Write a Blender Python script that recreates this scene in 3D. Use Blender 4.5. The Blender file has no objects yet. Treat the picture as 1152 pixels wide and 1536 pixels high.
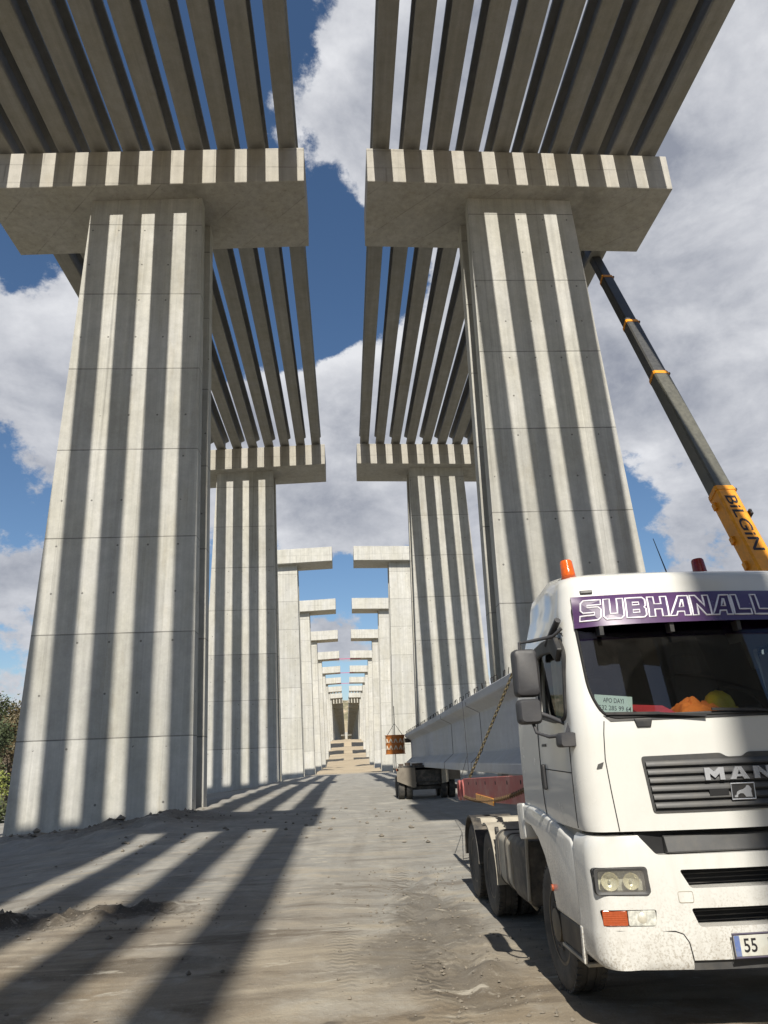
import bpy, bmesh, math, random
from mathutils import Vector, Matrix, noise as mnoise
random.seed(7)
PI = math.pi
sc = bpy.context.scene
COL = sc.collection
SUNV = Vector((0.022, 1.046, -1.0)).normalized()      # direction the sunlight travels

# ------------------------------------------------------------------ helpers
def tag(o, label=None, cat=None, group=None, kind=None):
    if label: o['label'] = label
    if cat: o['category'] = cat
    if group: o['group'] = group
    if kind: o['kind'] = kind
    return o

def empty(name, loc, label=None, cat=None, group=None):
    o = bpy.data.objects.new(name, None)
    COL.objects.link(o); o.location = loc
    o.empty_display_size = 0.3
    return tag(o, label, cat, group)

def link(name, me, parent=None, loc=None):
    o = bpy.data.objects.new(name, me)
    COL.objects.link(o)
    if parent: o.parent = parent
    if loc is not None: o.location = loc
    return o

class MB:
    def __init__(s): s.v = []; s.f = []
    def add(s, vs, fs):
        n = len(s.v); s.v += [tuple(p) for p in vs]; s.f += [tuple(i+n for i in f) for f in fs]; return s
    def box(s, x0, x1, y0, y1, z0, z1):
        return s.add([(x0,y0,z0),(x1,y0,z0),(x1,y1,z0),(x0,y1,z0),(x0,y0,z1),(x1,y0,z1),(x1,y1,z1),(x0,y1,z1)],
                     [(0,3,2,1),(4,5,6,7),(0,1,5,4),(1,2,6,5),(2,3,7,6),(3,0,4,7)])
    def obox(s, c, ax, ay, az):          # oriented box: centre and three half-axis vectors
        c, ax, ay, az = map(Vector, (c, ax, ay, az))
        vs = [c+sx*ax+sy*ay+sz*az for sz in (-1,1) for sx, sy in ((-1,-1),(1,-1),(1,1),(-1,1))]
        return s.add(vs, [(0,3,2,1),(4,5,6,7),(0,1,5,4),(1,2,6,5),(2,3,7,6),(3,0,4,7)])
    def bar(s, a, b, w, h=None, up=(0,0,1)):   # rectangular bar between two points
        a, b = Vector(a), Vector(b); h = h or w
        d = (b-a); L = d.length; d.normalize()
        x = d.cross(Vector(up))
        if x.length < 1e-4: x = d.cross(Vector((0,1,0)))
        x.normalize(); y = x.cross(d)
        return s.obox((a+b)/2, x*w/2, d*L/2, y*h/2)
    def extr(s, poly, axis, a, b):       # extrude a polygon; axis 'x': poly=(y,z), 'y': poly=(x,z), 'z': poly=(x,y)
        def P(p, t): return {'x':(t,p[0],p[1]),'y':(p[0],t,p[1]),'z':(p[0],p[1],t)}[axis]
        n = len(poly)
        vs = [P(p,a) for p in poly]+[P(p,b) for p in poly]
        fs = [tuple(range(n)), tuple(range(2*n-1,n-1,-1))]+[(i,n+i,n+(i+1)%n,(i+1)%n) for i in range(n)]
        return s.add(vs, fs)
    def loft(s, rings, close=True, cap=True):
        n = len(rings[0]); vs = [p for r in rings for p in r]; fs = []
        for k in range(len(rings)-1):
            for i in range(n if close else n-1):
                j = (i+1)%n
                fs.append((k*n+i, k*n+j, (k+1)*n+j, (k+1)*n+i))
        if cap:
            fs.append(tuple(range(n-1,-1,-1))); m=(len(rings)-1)*n; fs.append(tuple(range(m,m+n)))
        return s.add(vs, fs)
    def tube(s, path, r, n=8, cap=True, closed=False):
        path = [Vector(p) for p in path]; rings = []
        m = len(path)
        prevx = None
        for i, p in enumerate(path):
            if closed: d = path[(i+1)%m]-path[i-1]
            else: d = path[min(i+1,m-1)]-path[max(i-1,0)]
            d.normalize()
            if prevx is None:
                x = d.cross(Vector((0,0,1)))
                if x.length < 1e-3: x = d.cross(Vector((0,1,0)))
            else: x = prevx - d*prevx.dot(d)
            x.normalize(); prevx = x; y = d.cross(x)
            rr = r[i] if isinstance(r,(list,tuple)) else r
            rings.append([p+rr*(math.cos(2*PI*k/n)*x+math.sin(2*PI*k/n)*y) for k in range(n)])
        if closed: rings.append(rings[0]); cap = False
        return s.loft(rings, True, cap)
    def lathe(s, prof, n=32, c=(0,0,0), axis='x', cap=True):   # prof = [(radius, along)]
        rings = []
        for r, t in prof:
            ring = []
            for k in range(n):
                a = 2*PI*k/n
                q = (r*math.cos(a), r*math.sin(a))
                ring.append({'x':(c[0]+t,c[1]+q[0],c[2]+q[1]),'y':(c[0]+q[0],c[1]+t,c[2]+q[1]),'z':(c[0]+q[0],c[1]+q[1],c[2]+t)}[axis])
            rings.append(ring)
        return s.loft(rings, True, cap)
    def mesh(s, name, smooth=None, bevel=0, seg=2):
        me = bpy.data.meshes.new(name)
        me.from_pydata(s.v, [], s.f)
        bm = bmesh.new(); bm.from_mesh(me)
        bmesh.ops.recalc_face_normals(bm, faces=bm.faces)
        if bevel:
            es = [e for e in bm.edges if len(e.link_faces)==2 and e.calc_face_angle(0) > math.radians(35)]
            bmesh.ops.bevel(bm, geom=es, offset=bevel, segments=seg, profile=.5, affect='EDGES', clamp_overlap=True)
        bm.to_mesh(me); bm.free()
        if smooth:
            me.polygons.foreach_set('use_smooth', [True]*len(me.polygons))
            me.set_sharp_from_angle(angle=math.radians(smooth))
        me.update()
        return me
    def build(s, name, mat, parent=None, smooth=None, bevel=0, seg=2, loc=None):
        me = s.mesh(name, smooth, bevel, seg)
        if mat: me.materials.append(mat)
        return link(name, me, parent, loc)

def eval_mesh(o, name):
    bpy.context.view_layer.update()
    dg = bpy.context.evaluated_depsgraph_get()
    return bpy.data.meshes.new_from_object(o.evaluated_get(dg), depsgraph=dg)

def boolean_cut(o, cutters):
    """cut solids out of o (a mesh object); cutters are throw-away MB builders"""
    tmp = []
    for mb in cutters:
        c = mb.build('cutter', None, o.parent); tmp.append(c)
        m = o.modifiers.new('b', 'BOOLEAN'); m.operation = 'DIFFERENCE'; m.object = c; m.solver = 'EXACT'
    me = eval_mesh(o, o.name)
    o.modifiers.clear(); old = o.data; o.data = me
    for c in tmp:
        d = c.data; bpy.data.objects.remove(c); bpy.data.meshes.remove(d)
    return o

def smooth_obj(o, ang):
    o.data.polygons.foreach_set('use_smooth', [True]*len(o.data.polygons))
    o.data.set_sharp_from_angle(angle=math.radians(ang)); return o

def text_geo(txt, size=1, extrude=0, offset=0, shear=0, space=1, res=3):
    cu = bpy.data.curves.new('lettering', 'FONT'); cu.body = txt; cu.size = size; cu.extrude = extrude
    cu.offset = offset; cu.shear = shear; cu.space_character = space; cu.resolution_u = res
    cu.align_x = 'LEFT'
    o = bpy.data.objects.new('lettering', cu); COL.objects.link(o)
    me = eval_mesh(o, 'lettering')
    bpy.data.objects.remove(o); bpy.data.curves.remove(cu)
    vs = [tuple(v.co) for v in me.vertices]; fs = [tuple(p.vertices) for p in me.polygons]
    bpy.data.meshes.remove(me)
    return vs, fs

def text_fit(txt, x0, x1, y0, y1, fn, mat, name, parent, extrude=0.004, offset=0, shear=0, cut=0.06):
    """lettering stretched to fill x0..x1, y0..y1; fn maps (x, y, z) to the surface it lies on"""
    vs, fs = text_geo(txt, 1, extrude, offset, shear)
    bm = bmesh.new(); bv = [bm.verts.new(v) for v in vs]
    for f in fs:
        try: bm.faces.new([bv[i] for i in f])
        except ValueError: pass
    ax = min(v[0] for v in vs); bx = max(v[0] for v in vs); ay = min(v[1] for v in vs); by = max(v[1] for v in vs)
    for v in bm.verts:
        x = x0+(v.co.x-ax)/(bx-ax)*(x1-x0); y = y0+(v.co.y-ay)/(by-ay)*(y1-y0)
        v.co = fn(x, y, v.co.z)
    me = bpy.data.meshes.new(name); bm.to_mesh(me); bm.free()
    me.materials.append(mat)
    return link(name, me, parent)

BLOCK = {   # heavy block capitals on a 10 x 10 grid: outer outline, then holes
 'S': [[(0,0),(8.6,0),(10,1.3),(10,5.1),(8.6,6.4),(3.2,6.4),(3.2,7.5),(10,7.5),(10,10),(1.4,10),(0,8.7),(0,5.1),(1.4,3.8),(6.8,3.8),(6.8,2.5),(0,2.5)]],
 'U': [[(0,10),(0,1.4),(1.4,0),(8.6,0),(10,1.4),(10,10),(6.8,10),(6.8,2.6),(3.2,2.6),(3.2,10)]],
 'B': [[(0,0),(8.8,0),(10,1.1),(10,4.2),(9.1,5),(10,5.8),(10,8.9),(8.8,10),(0,10)],[(3.3,2.4),(6.7,2.4),(6.7,3.8),(3.3,3.8)],[(3.3,6.2),(6.7,6.2),(6.7,7.6),(3.3,7.6)]],
 'H': [[(0,0),(3.2,0),(3.2,3.7),(6.8,3.7),(6.8,0),(10,0),(10,10),(6.8,10),(6.8,6.3),(3.2,6.3),(3.2,10),(0,10)]],
 'A': [[(-.6,0),(2.7,0),(3.6,2),(7,2),(7,0),(10.2,0),(10.2,10),(5,10)],[(4.8,4.3),(7,4.3),(7,8),(6.5,8)]],
 'a': [[(0,0),(2.9,0),(3.5,2),(6.5,2),(7.1,0),(10,0),(6.6,10),(3.4,10)],[(4.1,3.9),(5.9,3.9),(5,7.4)]],
 'N': [[(0,0),(3,0),(3,5.6),(7,0),(10,0),(10,10),(7,10),(7,4.4),(3,10),(0,10)]],
 'L': [[(0,0),(9.6,0),(9.6,2.6),(3.2,2.6),(3.2,10),(0,10)]],
 'M': [[(0,0),(2.5,0),(2.5,5.2),(5,1.6),(7.5,5.2),(7.5,0),(10,0),(10,10),(7.4,10),(5,6.4),(2.6,10),(0,10)]],
}
def block_letters(word, x0, x1, y0, y1, fn, fill, parent, name, gap=.10, shear=0., depth=.004, outline=None, r=.005):
    """each capital is a solid of its own shape laid on fn(x, y, out); outline adds a raised line round its edges"""
    n = len(word); wd = (x1-x0)/(n+gap*(n-1)); fb = MB(); ob = MB()
    for k, chh in enumerate(word):
        xa = x0+k*wd*(1+gap)
        def P(p):
            yy = y0+(y1-y0)*p[1]/10
            return (xa+wd*p[0]/10+shear*(p[1]/10-.5)*(y1-y0), yy)
        bm = bmesh.new(); loops = [[P(p) for p in lp] for lp in BLOCK[chh]]; es = []
        for lp in loops:
            vs = [bm.verts.new((x,y,0)) for x, y in lp]
            es += [bm.edges.new((vs[i],vs[(i+1)%len(vs)])) for i in range(len(vs))]
        bmesh.ops.triangle_fill(bm, use_beauty=True, use_dissolve=False, edges=es)
        bm.verts.index_update()
        pts = [v.co.copy() for v in bm.verts]; m = len(pts)
        F = [tuple(v.index for v in f.verts) for f in bm.faces]
        eb = [(e.verts[0].index,e.verts[1].index) for e in bm.edges if len(e.link_faces)==1]
        bm.free()
        fb.add([fn(p.x,p.y,depth) for p in pts]+[fn(p.x,p.y,-.002) for p in pts], F+[tuple(i+m for i in reversed(f)) for f in F]+[(a,b,b+m,a+m) for a,b in eb])
        if outline:
            for lp in loops:
                dn = []
                for (a,b),(c,d) in zip(lp, lp[1:]+lp[:1]):
                    q = max(1,int(math.hypot(c-a,d-b)/.04)); dn += [(a+(c-a)*i/q,b+(d-b)*i/q) for i in range(q)]
                ob.tube([fn(x,y,depth) for x,y in dn], r, 6, closed=True)
    o = fb.build(name, fill, parent)
    if outline: ob.build(name+'_outline', outline, parent, smooth=60)
    return o

def copy_tree(o, parent=None):
    c = o.copy(); COL.objects.link(c)
    if parent: c.parent = parent
    for ch in list(o.children): copy_tree(ch, c)
    return c

def smoothstep(a, b, x):
    t = min(1, max(0, (x-a)/(b-a))); return t*t*(3-2*t)
def lerpt(tab, x):
    if x <= tab[0][0]: return tab[0][1]
    for (a, p), (b, q) in zip(tab, tab[1:]):
        if x <= b: return p+(q-p)*(x-a)/(b-a)
    return tab[-1][1]
def fbm(x, y, z=0, o=4): return mnoise.fractal(Vector((x,y,z)), 1.0, 2.0, o)

# ------------------------------------------------------------------ materials
class NT:
    def __init__(s, name):
        s.m = bpy.data.materials.new(name); s.m.use_nodes = True
        s.t = s.m.node_tree; s.n = s.t.nodes; s.n.clear()
        s.out = s.n.new('ShaderNodeOutputMaterial')
    def node(s, typ, **kw):
        n = s.n.new(typ)
        for k, v in kw.items():
            if k.startswith('i_'):
                key = k[2:]; key = int(key) if key.isdigit() else key.replace('_',' ')
                s.put(n.inputs[key], v)
            else: setattr(n, k, v)
        return n
    def put(s, sock, v):
        if isinstance(v, bpy.types.NodeSocket): s.t.links.new(v, sock)
        elif isinstance(v, bpy.types.Node): s.t.links.new(v.outputs[0], sock)
        elif isinstance(v, (tuple, list)) and sock.type == 'RGBA' and len(v) == 3: sock.default_value = (*v, 1)
        else: sock.default_value = v
    def math(s, op, a, b=None, c=None, clamp=False):
        n = s.n.new('ShaderNodeMath'); n.operation = op; n.use_clamp = clamp
        s.put(n.inputs[0], a)
        if b is not None: s.put(n.inputs[1], b)
        if c is not None: s.put(n.inputs[2], c)
        return n.outputs[0]
    def mix(s, fac, a, b, mode='MIX'):
        n = s.n.new('ShaderNodeMix'); n.data_type = 'RGBA'; n.blend_type = mode
        s.put(n.inputs[0], fac); s.put(n.inputs[6], a); s.put(n.inputs[7], b)
        return n.outputs[2]
    def noise(s, vec, scale, detail=4, rough=.55, dist=0, dim='3D'):
        n = s.n.new('ShaderNodeTexNoise'); n.noise_dimensions = dim
        s.put(n.inputs['Vector'], vec); n.inputs['Scale'].default_value = scale
        n.inputs['Detail'].default_value = detail; n.inputs['Roughness'].default_value = rough
        n.inputs['Distortion'].default_value = dist
        return n.outputs[0]
    def mapr(s, v, a, b, c=0., d=1., smooth=False):
        n = s.n.new('ShaderNodeMapRange'); n.clamp = True
        if smooth: n.interpolation_type = 'SMOOTHSTEP'
        s.put(n.inputs[0], v)
        for i, x in enumerate((a,b,c,d)): s.put(n.inputs[i+1], x)
        return n.outputs[0]
    def scalev(s, vec, sc_):
        n = s.n.new('ShaderNodeMapping'); s.put(n.inputs[0], vec); n.inputs['Scale'].default_value = sc_
        return n.outputs[0]
    def coord(s, which='Object'): return s.n.new('ShaderNodeTexCoord').outputs[which]
    def sep(s, v):
        n = s.n.new('ShaderNodeSeparateXYZ'); s.put(n.inputs[0], v); return n.outputs
    def bsdf(s, color, rough=.6, metal=0, bump=None, bstr=.3, bdist=.02, **kw):
        b = s.n.new('ShaderNodeBsdfPrincipled')
        s.put(b.inputs['Base Color'], color); s.put(b.inputs['Roughness'], rough); s.put(b.inputs['Metallic'], metal)
        for k, v in kw.items(): s.put(b.inputs[k.replace('_',' ')], v)
        if bump is not None:
            n = s.n.new('ShaderNodeBump'); n.inputs['Strength'].default_value = bstr; n.inputs['Distance'].default_value = bdist
            s.put(n.inputs['Height'], bump); s.t.links.new(n.outputs[0], b.inputs['Normal'])
        s.t.links.new(b.outputs[0], s.out.inputs[0])
        return b

def simple(name, color, rough=.5, metal=0, var=.12, scale=6, bstr=.0, dirt=None, dirt_amt=.4, dirt_scale=3, **kw):
    m = NT(name); co = m.coord()
    n = m.noise(co, scale, 5)
    c = m.mix(m.mapr(n, .3, .7), tuple(x*(1-var) for x in color), tuple(min(1,x*(1+var)) for x in color))
    if dirt:
        d = m.noise(co, dirt_scale, 8, .65)
        c = m.mix(m.mapr(d, .45, .7, 0, dirt_amt), c, dirt)
    r = m.mapr(n, .3, .7, max(0,rough-.06), min(1,rough+.08))
    m.bsdf(c, r, metal, m.noise(co, scale*6, 3) if bstr else None, bstr, .01, **kw)
    return m.m

def concrete(name, base, lift=None, z0=0., holes=True, panels=None, dark=.0, contrast=1.0, beam=False):
    m = NT(name); co = m.coord(); x, y, z = m.sep(co)
    geo = m.n.new('ShaderNodeNewGeometry')
    oi = m.n.new('ShaderNodeObjectInfo')
    off = m.n.new('ShaderNodeVectorMath'); off.operation = 'MULTIPLY_ADD'
    cmb = m.n.new('ShaderNodeCombineXYZ')
    for i in range(3): m.put(cmb.inputs[i], m.math('MULTIPLY', oi.outputs['Random'], 37.+11*i))
    va = m.n.new('ShaderNodeVectorMath'); va.operation = 'ADD'
    m.put(va.inputs[0], co); m.put(va.inputs[1], cmb.outputs[0]); cv = va.outputs[0]
    big = m.noise(m.scalev(cv, (.5,.5,.22)), 1.0, 6, .6)
    streak = m.noise(m.scalev(cv, (3.2,3.2,.10) if not beam else (3,.12,3)), 1.0, 5, .6)
    fine = m.noise(cv, 14, 6, .65)
    mott = m.noise(cv, 1.7, 8, .7)
    v = m.math('MULTIPLY_ADD', big, .34*contrast, 1-.17*contrast)
    v = m.math('MULTIPLY', v, m.mapr(streak, .3, .7, 1-.15*contrast, 1+.09*contrast))
    v = m.math('MULTIPLY', v, m.mapr(fine, .3, .7, .94, 1.05))
    v = m.math('MULTIPLY', v, m.mapr(mott, .35, .7, 1.05, 1-.13*contrast))
    stain = m.mapr(m.noise(m.scalev(cv, (1.3,1.3,.35)), 1, 7, .7), .56, .75, 0, .35*contrast)
    height = m.math('ADD', m.math('MULTIPLY', fine, .4), mott)
    if not beam:      # water runs: thin darker streaks, washed-out lime streaks
        run = m.noise(m.scalev(cv, (5.5,5.5,.045)), 1.0, 4, .6)
        v = m.math('MULTIPLY', v, m.mapr(run, .60, .72, 1., 1-.22*contrast))
        v = m.math('MULTIPLY', v, m.mapr(run, .28, .40, 1+.10*contrast, 1.))
    col = m.mix(m.mapr(big, .35, .65), tuple(base), (base[0]*.97, base[1]*.985, base[2]*1.05))
    col = m.mix(stain, col, (base[0]*.8, base[1]*.72, base[2]*.58))
    line = None
    if lift:
        t = m.math('DIVIDE', m.math('SUBTRACT', z, z0), lift)
        w = m.n.new('ShaderNodeTexWhiteNoise'); w.noise_dimensions = '2D'
        cc = m.n.new('ShaderNodeCombineXYZ'); m.put(cc.inputs[0], m.math('FLOOR', t)); m.put(cc.inputs[1], m.math('MULTIPLY', oi.outputs['Random'], 91.))
        m.put(w.inputs[0], cc.outputs[0])
        v = m.math('MULTIPLY', v, m.math('MULTIPLY_ADD', w.outputs[0], .17, .90))
        fr = m.math('FRACT', t)
        d = m.math('MULTIPLY', m.math('MINIMUM', fr, m.math('SUBTRACT', 1., fr)), lift)
        wob = m.math('MULTIPLY', m.math('SUBTRACT', m.noise(cv, 1.3, 3), .5), .03)
        d = m.math('ABSOLUTE', m.math('ADD', d, m.math('MULTIPLY', wob, .5)))
        line = m.mapr(d, .010, .034, .75, 0.)
        line = m.math('MULTIPLY', line, m.mapr(m.noise(m.scalev(cv,(.8,.8,.3)), 1.2, 3), .3, .6, .55, 1.))
        # board marks: faint vertical sheet joints every 1.22 m
        hx = m.math('ADD', x, y)
        f2 = m.math('FRACT', m.math('DIVIDE', hx, 1.22))
        d2 = m.math('MINIMUM', f2, m.math('SUBTRACT', 1., f2))
        line = m.math('MAXIMUM', line, m.mapr(d2, .004, .012, .16, 0.))
        if holes:
            hx3 = m.math('SUBTRACT', m.math('FRACT', m.math('DIVIDE', m.math('ADD', hx, .35), 1.25)), .5)
            hz = m.math('SUBTRACT', m.math('FRACT', m.math('DIVIDE', m.math('SUBTRACT', m.math('SUBTRACT', z, z0), -1.35), lift/2)), .5)
            dd = m.math('ADD', m.math('POWER', m.math('MULTIPLY', hx3, 1.25), 2.), m.math('POWER', m.math('MULTIPLY', hz, lift/2), 2.))
            hole = m.mapr(dd, .0009, .0028, .75, 0.)
            hole = m.math('MULTIPLY', hole, m.math('GREATER_THAN', m.noise(m.scalev(cv,(1,1,1)), .9, 0), .45))
            line = m.math('MAXIMUM', line, hole)
    if panels:
        pw, ph = panels
        hx = m.math('ADD', x, y)
        ro = m.math('FLOOR', m.math('DIVIDE', z, ph))
        fx = m.math('FRACT', m.math('ADD', m.math('DIVIDE', hx, pw), m.math('MULTIPLY', ro, .43)))
        fz = m.math('FRACT', m.math('DIVIDE', z, ph))
        dx = m.math('MULTIPLY', m.math('MINIMUM', fx, m.math('SUBTRACT', 1., fx)), pw)
        dz = m.math('MULTIPLY', m.math('MINIMUM', fz, m.math('SUBTRACT', 1., fz)), ph)
        d = m.math('MINIMUM', dx, dz)
        line = m.mapr(d, .015, .05, .33, 0.)
        line = m.math('MULTIPLY', line, m.mapr(m.noise(cv, .9, 3), .35, .6, .1, 1.))
    vc = m.n.new('ShaderNodeCombineColor')
    for i in range(3): m.put(vc.inputs[i], v)
    col = m.mix(1., col, vc.outputs[0], 'MULTIPLY')
    if line is not None:
        col = m.mix(line, col, (.055,.052,.048))
        height = m.math('SUBTRACT', height, m.math('MULTIPLY', line, 2.5))
    m.bsdf(col, .88, 0, height, .35, .015)
    return m.m

M = {}
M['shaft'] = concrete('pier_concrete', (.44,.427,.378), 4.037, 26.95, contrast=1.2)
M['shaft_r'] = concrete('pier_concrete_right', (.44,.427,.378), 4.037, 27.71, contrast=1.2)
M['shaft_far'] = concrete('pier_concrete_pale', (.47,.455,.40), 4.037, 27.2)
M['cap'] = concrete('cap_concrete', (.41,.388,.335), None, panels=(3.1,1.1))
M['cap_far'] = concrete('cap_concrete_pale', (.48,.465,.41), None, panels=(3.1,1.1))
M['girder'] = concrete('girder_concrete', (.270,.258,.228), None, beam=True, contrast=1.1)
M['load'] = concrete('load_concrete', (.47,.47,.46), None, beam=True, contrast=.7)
M['pad'] = simple('plinth_grout', (.62,.6,.55), .85)
M['paint'] = None
def paint_white():
    m = NT('white_cab_paint'); co = m.coord(); x, y, z = m.sep(co)
    d = m.noise(co, 60, 6, .7); d2 = m.noise(co, 2.2, 6, .6); d3 = m.noise(m.scalev(co, (9,9,1.2)), 1.5, 5, .6)
    low = m.mapr(z, .5, 1.25, .85, .04)                    # road dirt thickens towards the ground
    amt = m.math('MULTIPLY', m.math('MULTIPLY', m.mapr(d, .47, .60), m.mapr(d2, .35, .65, .45, 1.)), low)
    amt = m.math('MAXIMUM', amt, m.math('MULTIPLY', m.mapr(d3, .45, .7, 0, .28), m.mapr(z, .5, 1.6, 1., .12)))
    amt = m.math('MAXIMUM', amt, m.math('MULTIPLY', m.mapr(d2, .5, .75, 0, .22), m.mapr(z, .4, 2.6, 1., .25)))
    c = m.mix(amt, (.62,.615,.585), (.22,.175,.12))
    m.bsdf(c, m.mapr(amt, 0, .5, .22, .7), 0, None, Coat_Weight=.5, Coat_Roughness=.06)
    return m.m
M['paint'] = paint_white()
M['black'] = simple('black_plastic', (.022,.022,.024), .5, dirt=(.12,.105,.085), dirt_amt=.35, dirt_scale=7)
M['grey'] = simple('grille_plastic', (.055,.055,.056), .48, dirt=(.13,.115,.09), dirt_amt=.25, dirt_scale=9)
M['mirror'] = simple('mirror_plastic', (.045,.045,.05), .55, dirt=(.1,.09,.075), dirt_amt=.3, bstr=.1)
M['seam'] = simple('panel_gap_rubber', (.012,.012,.012), .8)
M['cavity'] = simple('dark_cavity', (.012,.012,.013), .9)
M['liner'] = simple('cab_lining', (.06,.058,.06), .85, bstr=.2)
M['chrome'] = simple('brushed_badge_metal', (.62,.63,.66), .3, .55, var=.05)
M['steel'] = simple('dusty_frame_steel', (.05,.048,.046), .6, .2, dirt=(.22,.19,.15), dirt_amt=.75, dirt_scale=4)
M['dusty'] = simple('dusty_fender', (.36,.33,.27), .75, dirt=(.22,.185,.14), dirt_amt=.7, dirt_scale=4)
M['dolly'] = simple('dusty_dolly_steel', (.20,.175,.14), .75, dirt=(.09,.075,.06), dirt_amt=.7, dirt_scale=3)
M['red'] = simple('faded_red_steel', (.36,.085,.075), .6, dirt=(.42,.24,.20), dirt_amt=.8, dirt_scale=2.2)
M['rust'] = simple('rusty_chain', (.16,.10,.05), .7, .3, var=.4, scale=20)
M['chain'] = simple('dull_yellow_chain', (.16,.125,.06), .65, .3, var=.6, scale=25)
M['amber'] = simple('amber_reflector', (.85,.36,.03), .3)
M['cable'] = simple('steel_cable', (.05,.05,.055), .5, .6)
M['rebar'] = simple('rebar', (.045,.035,.03), .8, .3)
M['timber'] = simple('timber_block', (.10,.075,.06), .85, var=.35, bstr=.3)
M['craney'] = simple('crane_yellow_paint', (.74,.29,.015), .4, dirt=(.3,.14,.03), dirt_amt=.35, dirt_scale=2)
M['boom'] = simple('boom_dark_paint', (.065,.065,.062), .42, .1, dirt=(.045,.045,.05), dirt_amt=.6, dirt_scale=1.2)
M['boom2'] = simple('boom_greenish_paint', (.105,.102,.082), .42, .1, dirt=(.06,.06,.055), dirt_amt=.6, dirt_scale=1.2)
M['ink'] = simple('black_ink', (.012,.010,.012), .6)
M['purple'] = simple('purple_visor_film', (.075,.036,.105), .25, var=.2, scale=3, Coat_Weight=.5)
M['purple_dk'] = simple('purple_letter_fill', (.05,.022,.085), .35)
M['white'] = simple('white_lettering', (.8,.78,.82), .5, var=.03)
M['card'] = simple('white_card', (.66,.72,.68), .7, var=.05)
M['plate'] = simple('number_plate_white', (.55,.55,.50), .5, dirt=(.3,.25,.18), dirt_amt=.5, dirt_scale=12)
M['blue'] = simple('plate_blue', (.10,.15,.34), .5, dirt=(.3,.27,.22), dirt_amt=.5, dirt_scale=20)
M['plateframe'] = simple('plate_frame_plastic', (.05,.04,.07), .5)
M['hat'] = simple('yellow_hard_hat', (.72,.52,.03), .35)
M['vest'] = simple('orange_vest_cloth', (.85,.20,.03), .85, bstr=.3)
M['folder'] = simple('red_folder', (.62,.04,.05), .6)
M['cream'] = simple('cream_curtain', (.52,.47,.38), .9)
M['maroon'] = simple('magenta_rail_paint', (.45,.06,.16), .6)
M['boxo'] = simple('orange_marker_paint', (.42,.135,.02), .35, dirt=(.3,.1,.03), dirt_amt=.6)
M['bark'] = simple('bark', (.10,.075,.055), .9, var=.3, bstr=.5)
M['stone'] = simple('loose_stone', (.17,.148,.118), .95, var=.35, scale=3, bstr=.4)

def tyre_mat():
    m = NT('dusty_tyre_rubber'); co = m.coord()
    d = m.noise(co, 5, 7, .65)
    c = m.mix(m.mapr(d, .35, .7, .1, .75), (.022,.022,.023), (.13,.118,.10))
    m.bsdf(c, .85, 0, m.noise(co, 30, 3), .3, .01); return m.m
M['tyre'] = tyre_mat()
M['rim'] = simple('steel_rim', (.10,.09,.075), .55, .4, dirt=(.25,.2,.13), dirt_amt=.7, dirt_scale=8)

def glass(name, tint, refl=1.0, rough=.02, dust=0.):
    m = NT(name)
    t = m.node('ShaderNodeBsdfTransparent', i_Color=tint)
    g = m.node('ShaderNodeBsdfGlossy', i_Color=(.9*refl,.92*refl,.95*refl), i_Roughness=rough)
    fr = m.node('ShaderNodeFresnel', i_IOR=1.5)
    geo = m.n.new('ShaderNodeNewGeometry')
    fac = m.math('MULTIPLY', fr.outputs[0], m.math('SUBTRACT', 1., geo.outputs['Backfacing']))
    mx = m.n.new('ShaderNodeMixShader')
    m.put(mx.inputs[0], fac); m.put(mx.inputs[1], t.outputs[0]); m.put(mx.inputs[2], g.outputs[0])
    last = mx.outputs[0]
    if dust:
        co = m.coord(); x, y, z = m.sep(co)
        # the two wiped sectors stay clean, the rest keeps a thin dust film
        def sector(cx):
            d = m.math('SQRT', m.math('ADD', m.math('POWER', m.math('SUBTRACT', x, cx), 2.), m.math('POWER', m.math('SUBTRACT', z, 2.31), 2.)))
            return m.mapr(d, .62, .66, 1., 0.)
        wiped = m.math('MAXIMUM', sector(-.18), sector(.62))
        n = m.noise(co, 9, 6, .65); n2 = m.noise(m.scalev(co, (3,3,.6)), 2, 4)
        amt = m.math('MULTIPLY', m.mapr(n, .3, .7, .35, 1.), m.mapr(n2, .3, .7, .5, 1.))
        amt = m.math('MULTIPLY', m.math('MULTIPLY', amt, dust), m.math('SUBTRACT', 1., m.math('MULTIPLY', wiped, .72)))
        amt = m.math('MULTIPLY', amt, m.math('SUBTRACT', 1., geo.outputs['Backfacing']))
        df = m.node('ShaderNodeBsdfDiffuse', i_Color=(.45,.43,.40,1))
        m2 = m.n.new('ShaderNodeMixShader'); m.put(m2.inputs[0], amt); m.put(m2.inputs[1], last); m.put(m2.inputs[2], df.outputs[0]); last = m2.outputs[0]
    m.t.links.new(last, m.out.inputs[0]); return m.m
M['glass'] = glass('windscreen_glass', (.72,.76,.75,1), 1.25, .015, .028)
M['glass_side'] = glass('side_glass', (.80,.82,.80,1), .55)
M['lens'] = glass('headlight_lens', (.9,.9,.86,1), 1.6, .05, .34)  # whitish haze mixed over the lens so it shows brighter, not dirt
M['film'] = glass('purple_glass_film', (.40,.22,.55,1), .5, .1)
def plastic_lens(name, col):
    m = NT(name); co = m.coord()
    n = m.noise(co, 40, 2)
    m.bsdf(m.mix(m.mapr(n,.3,.7), tuple(c*.8 for c in col), col), .16, 0, m.math('SINE', m.math('MULTIPLY', m.sep(co)[2], 420.)), .15, .004, Transmission_Weight=.25, Subsurface_Weight=0.)
    return m.m
M['amberlens'] = plastic_lens('amber_beacon_lens', (.85,.15,.015))
M['redlens'] = plastic_lens('red_beacon_lens', (.32,.03,.02))
M['indic'] = plastic_lens('orange_indicator_lens', (.50,.10,.03))
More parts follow.
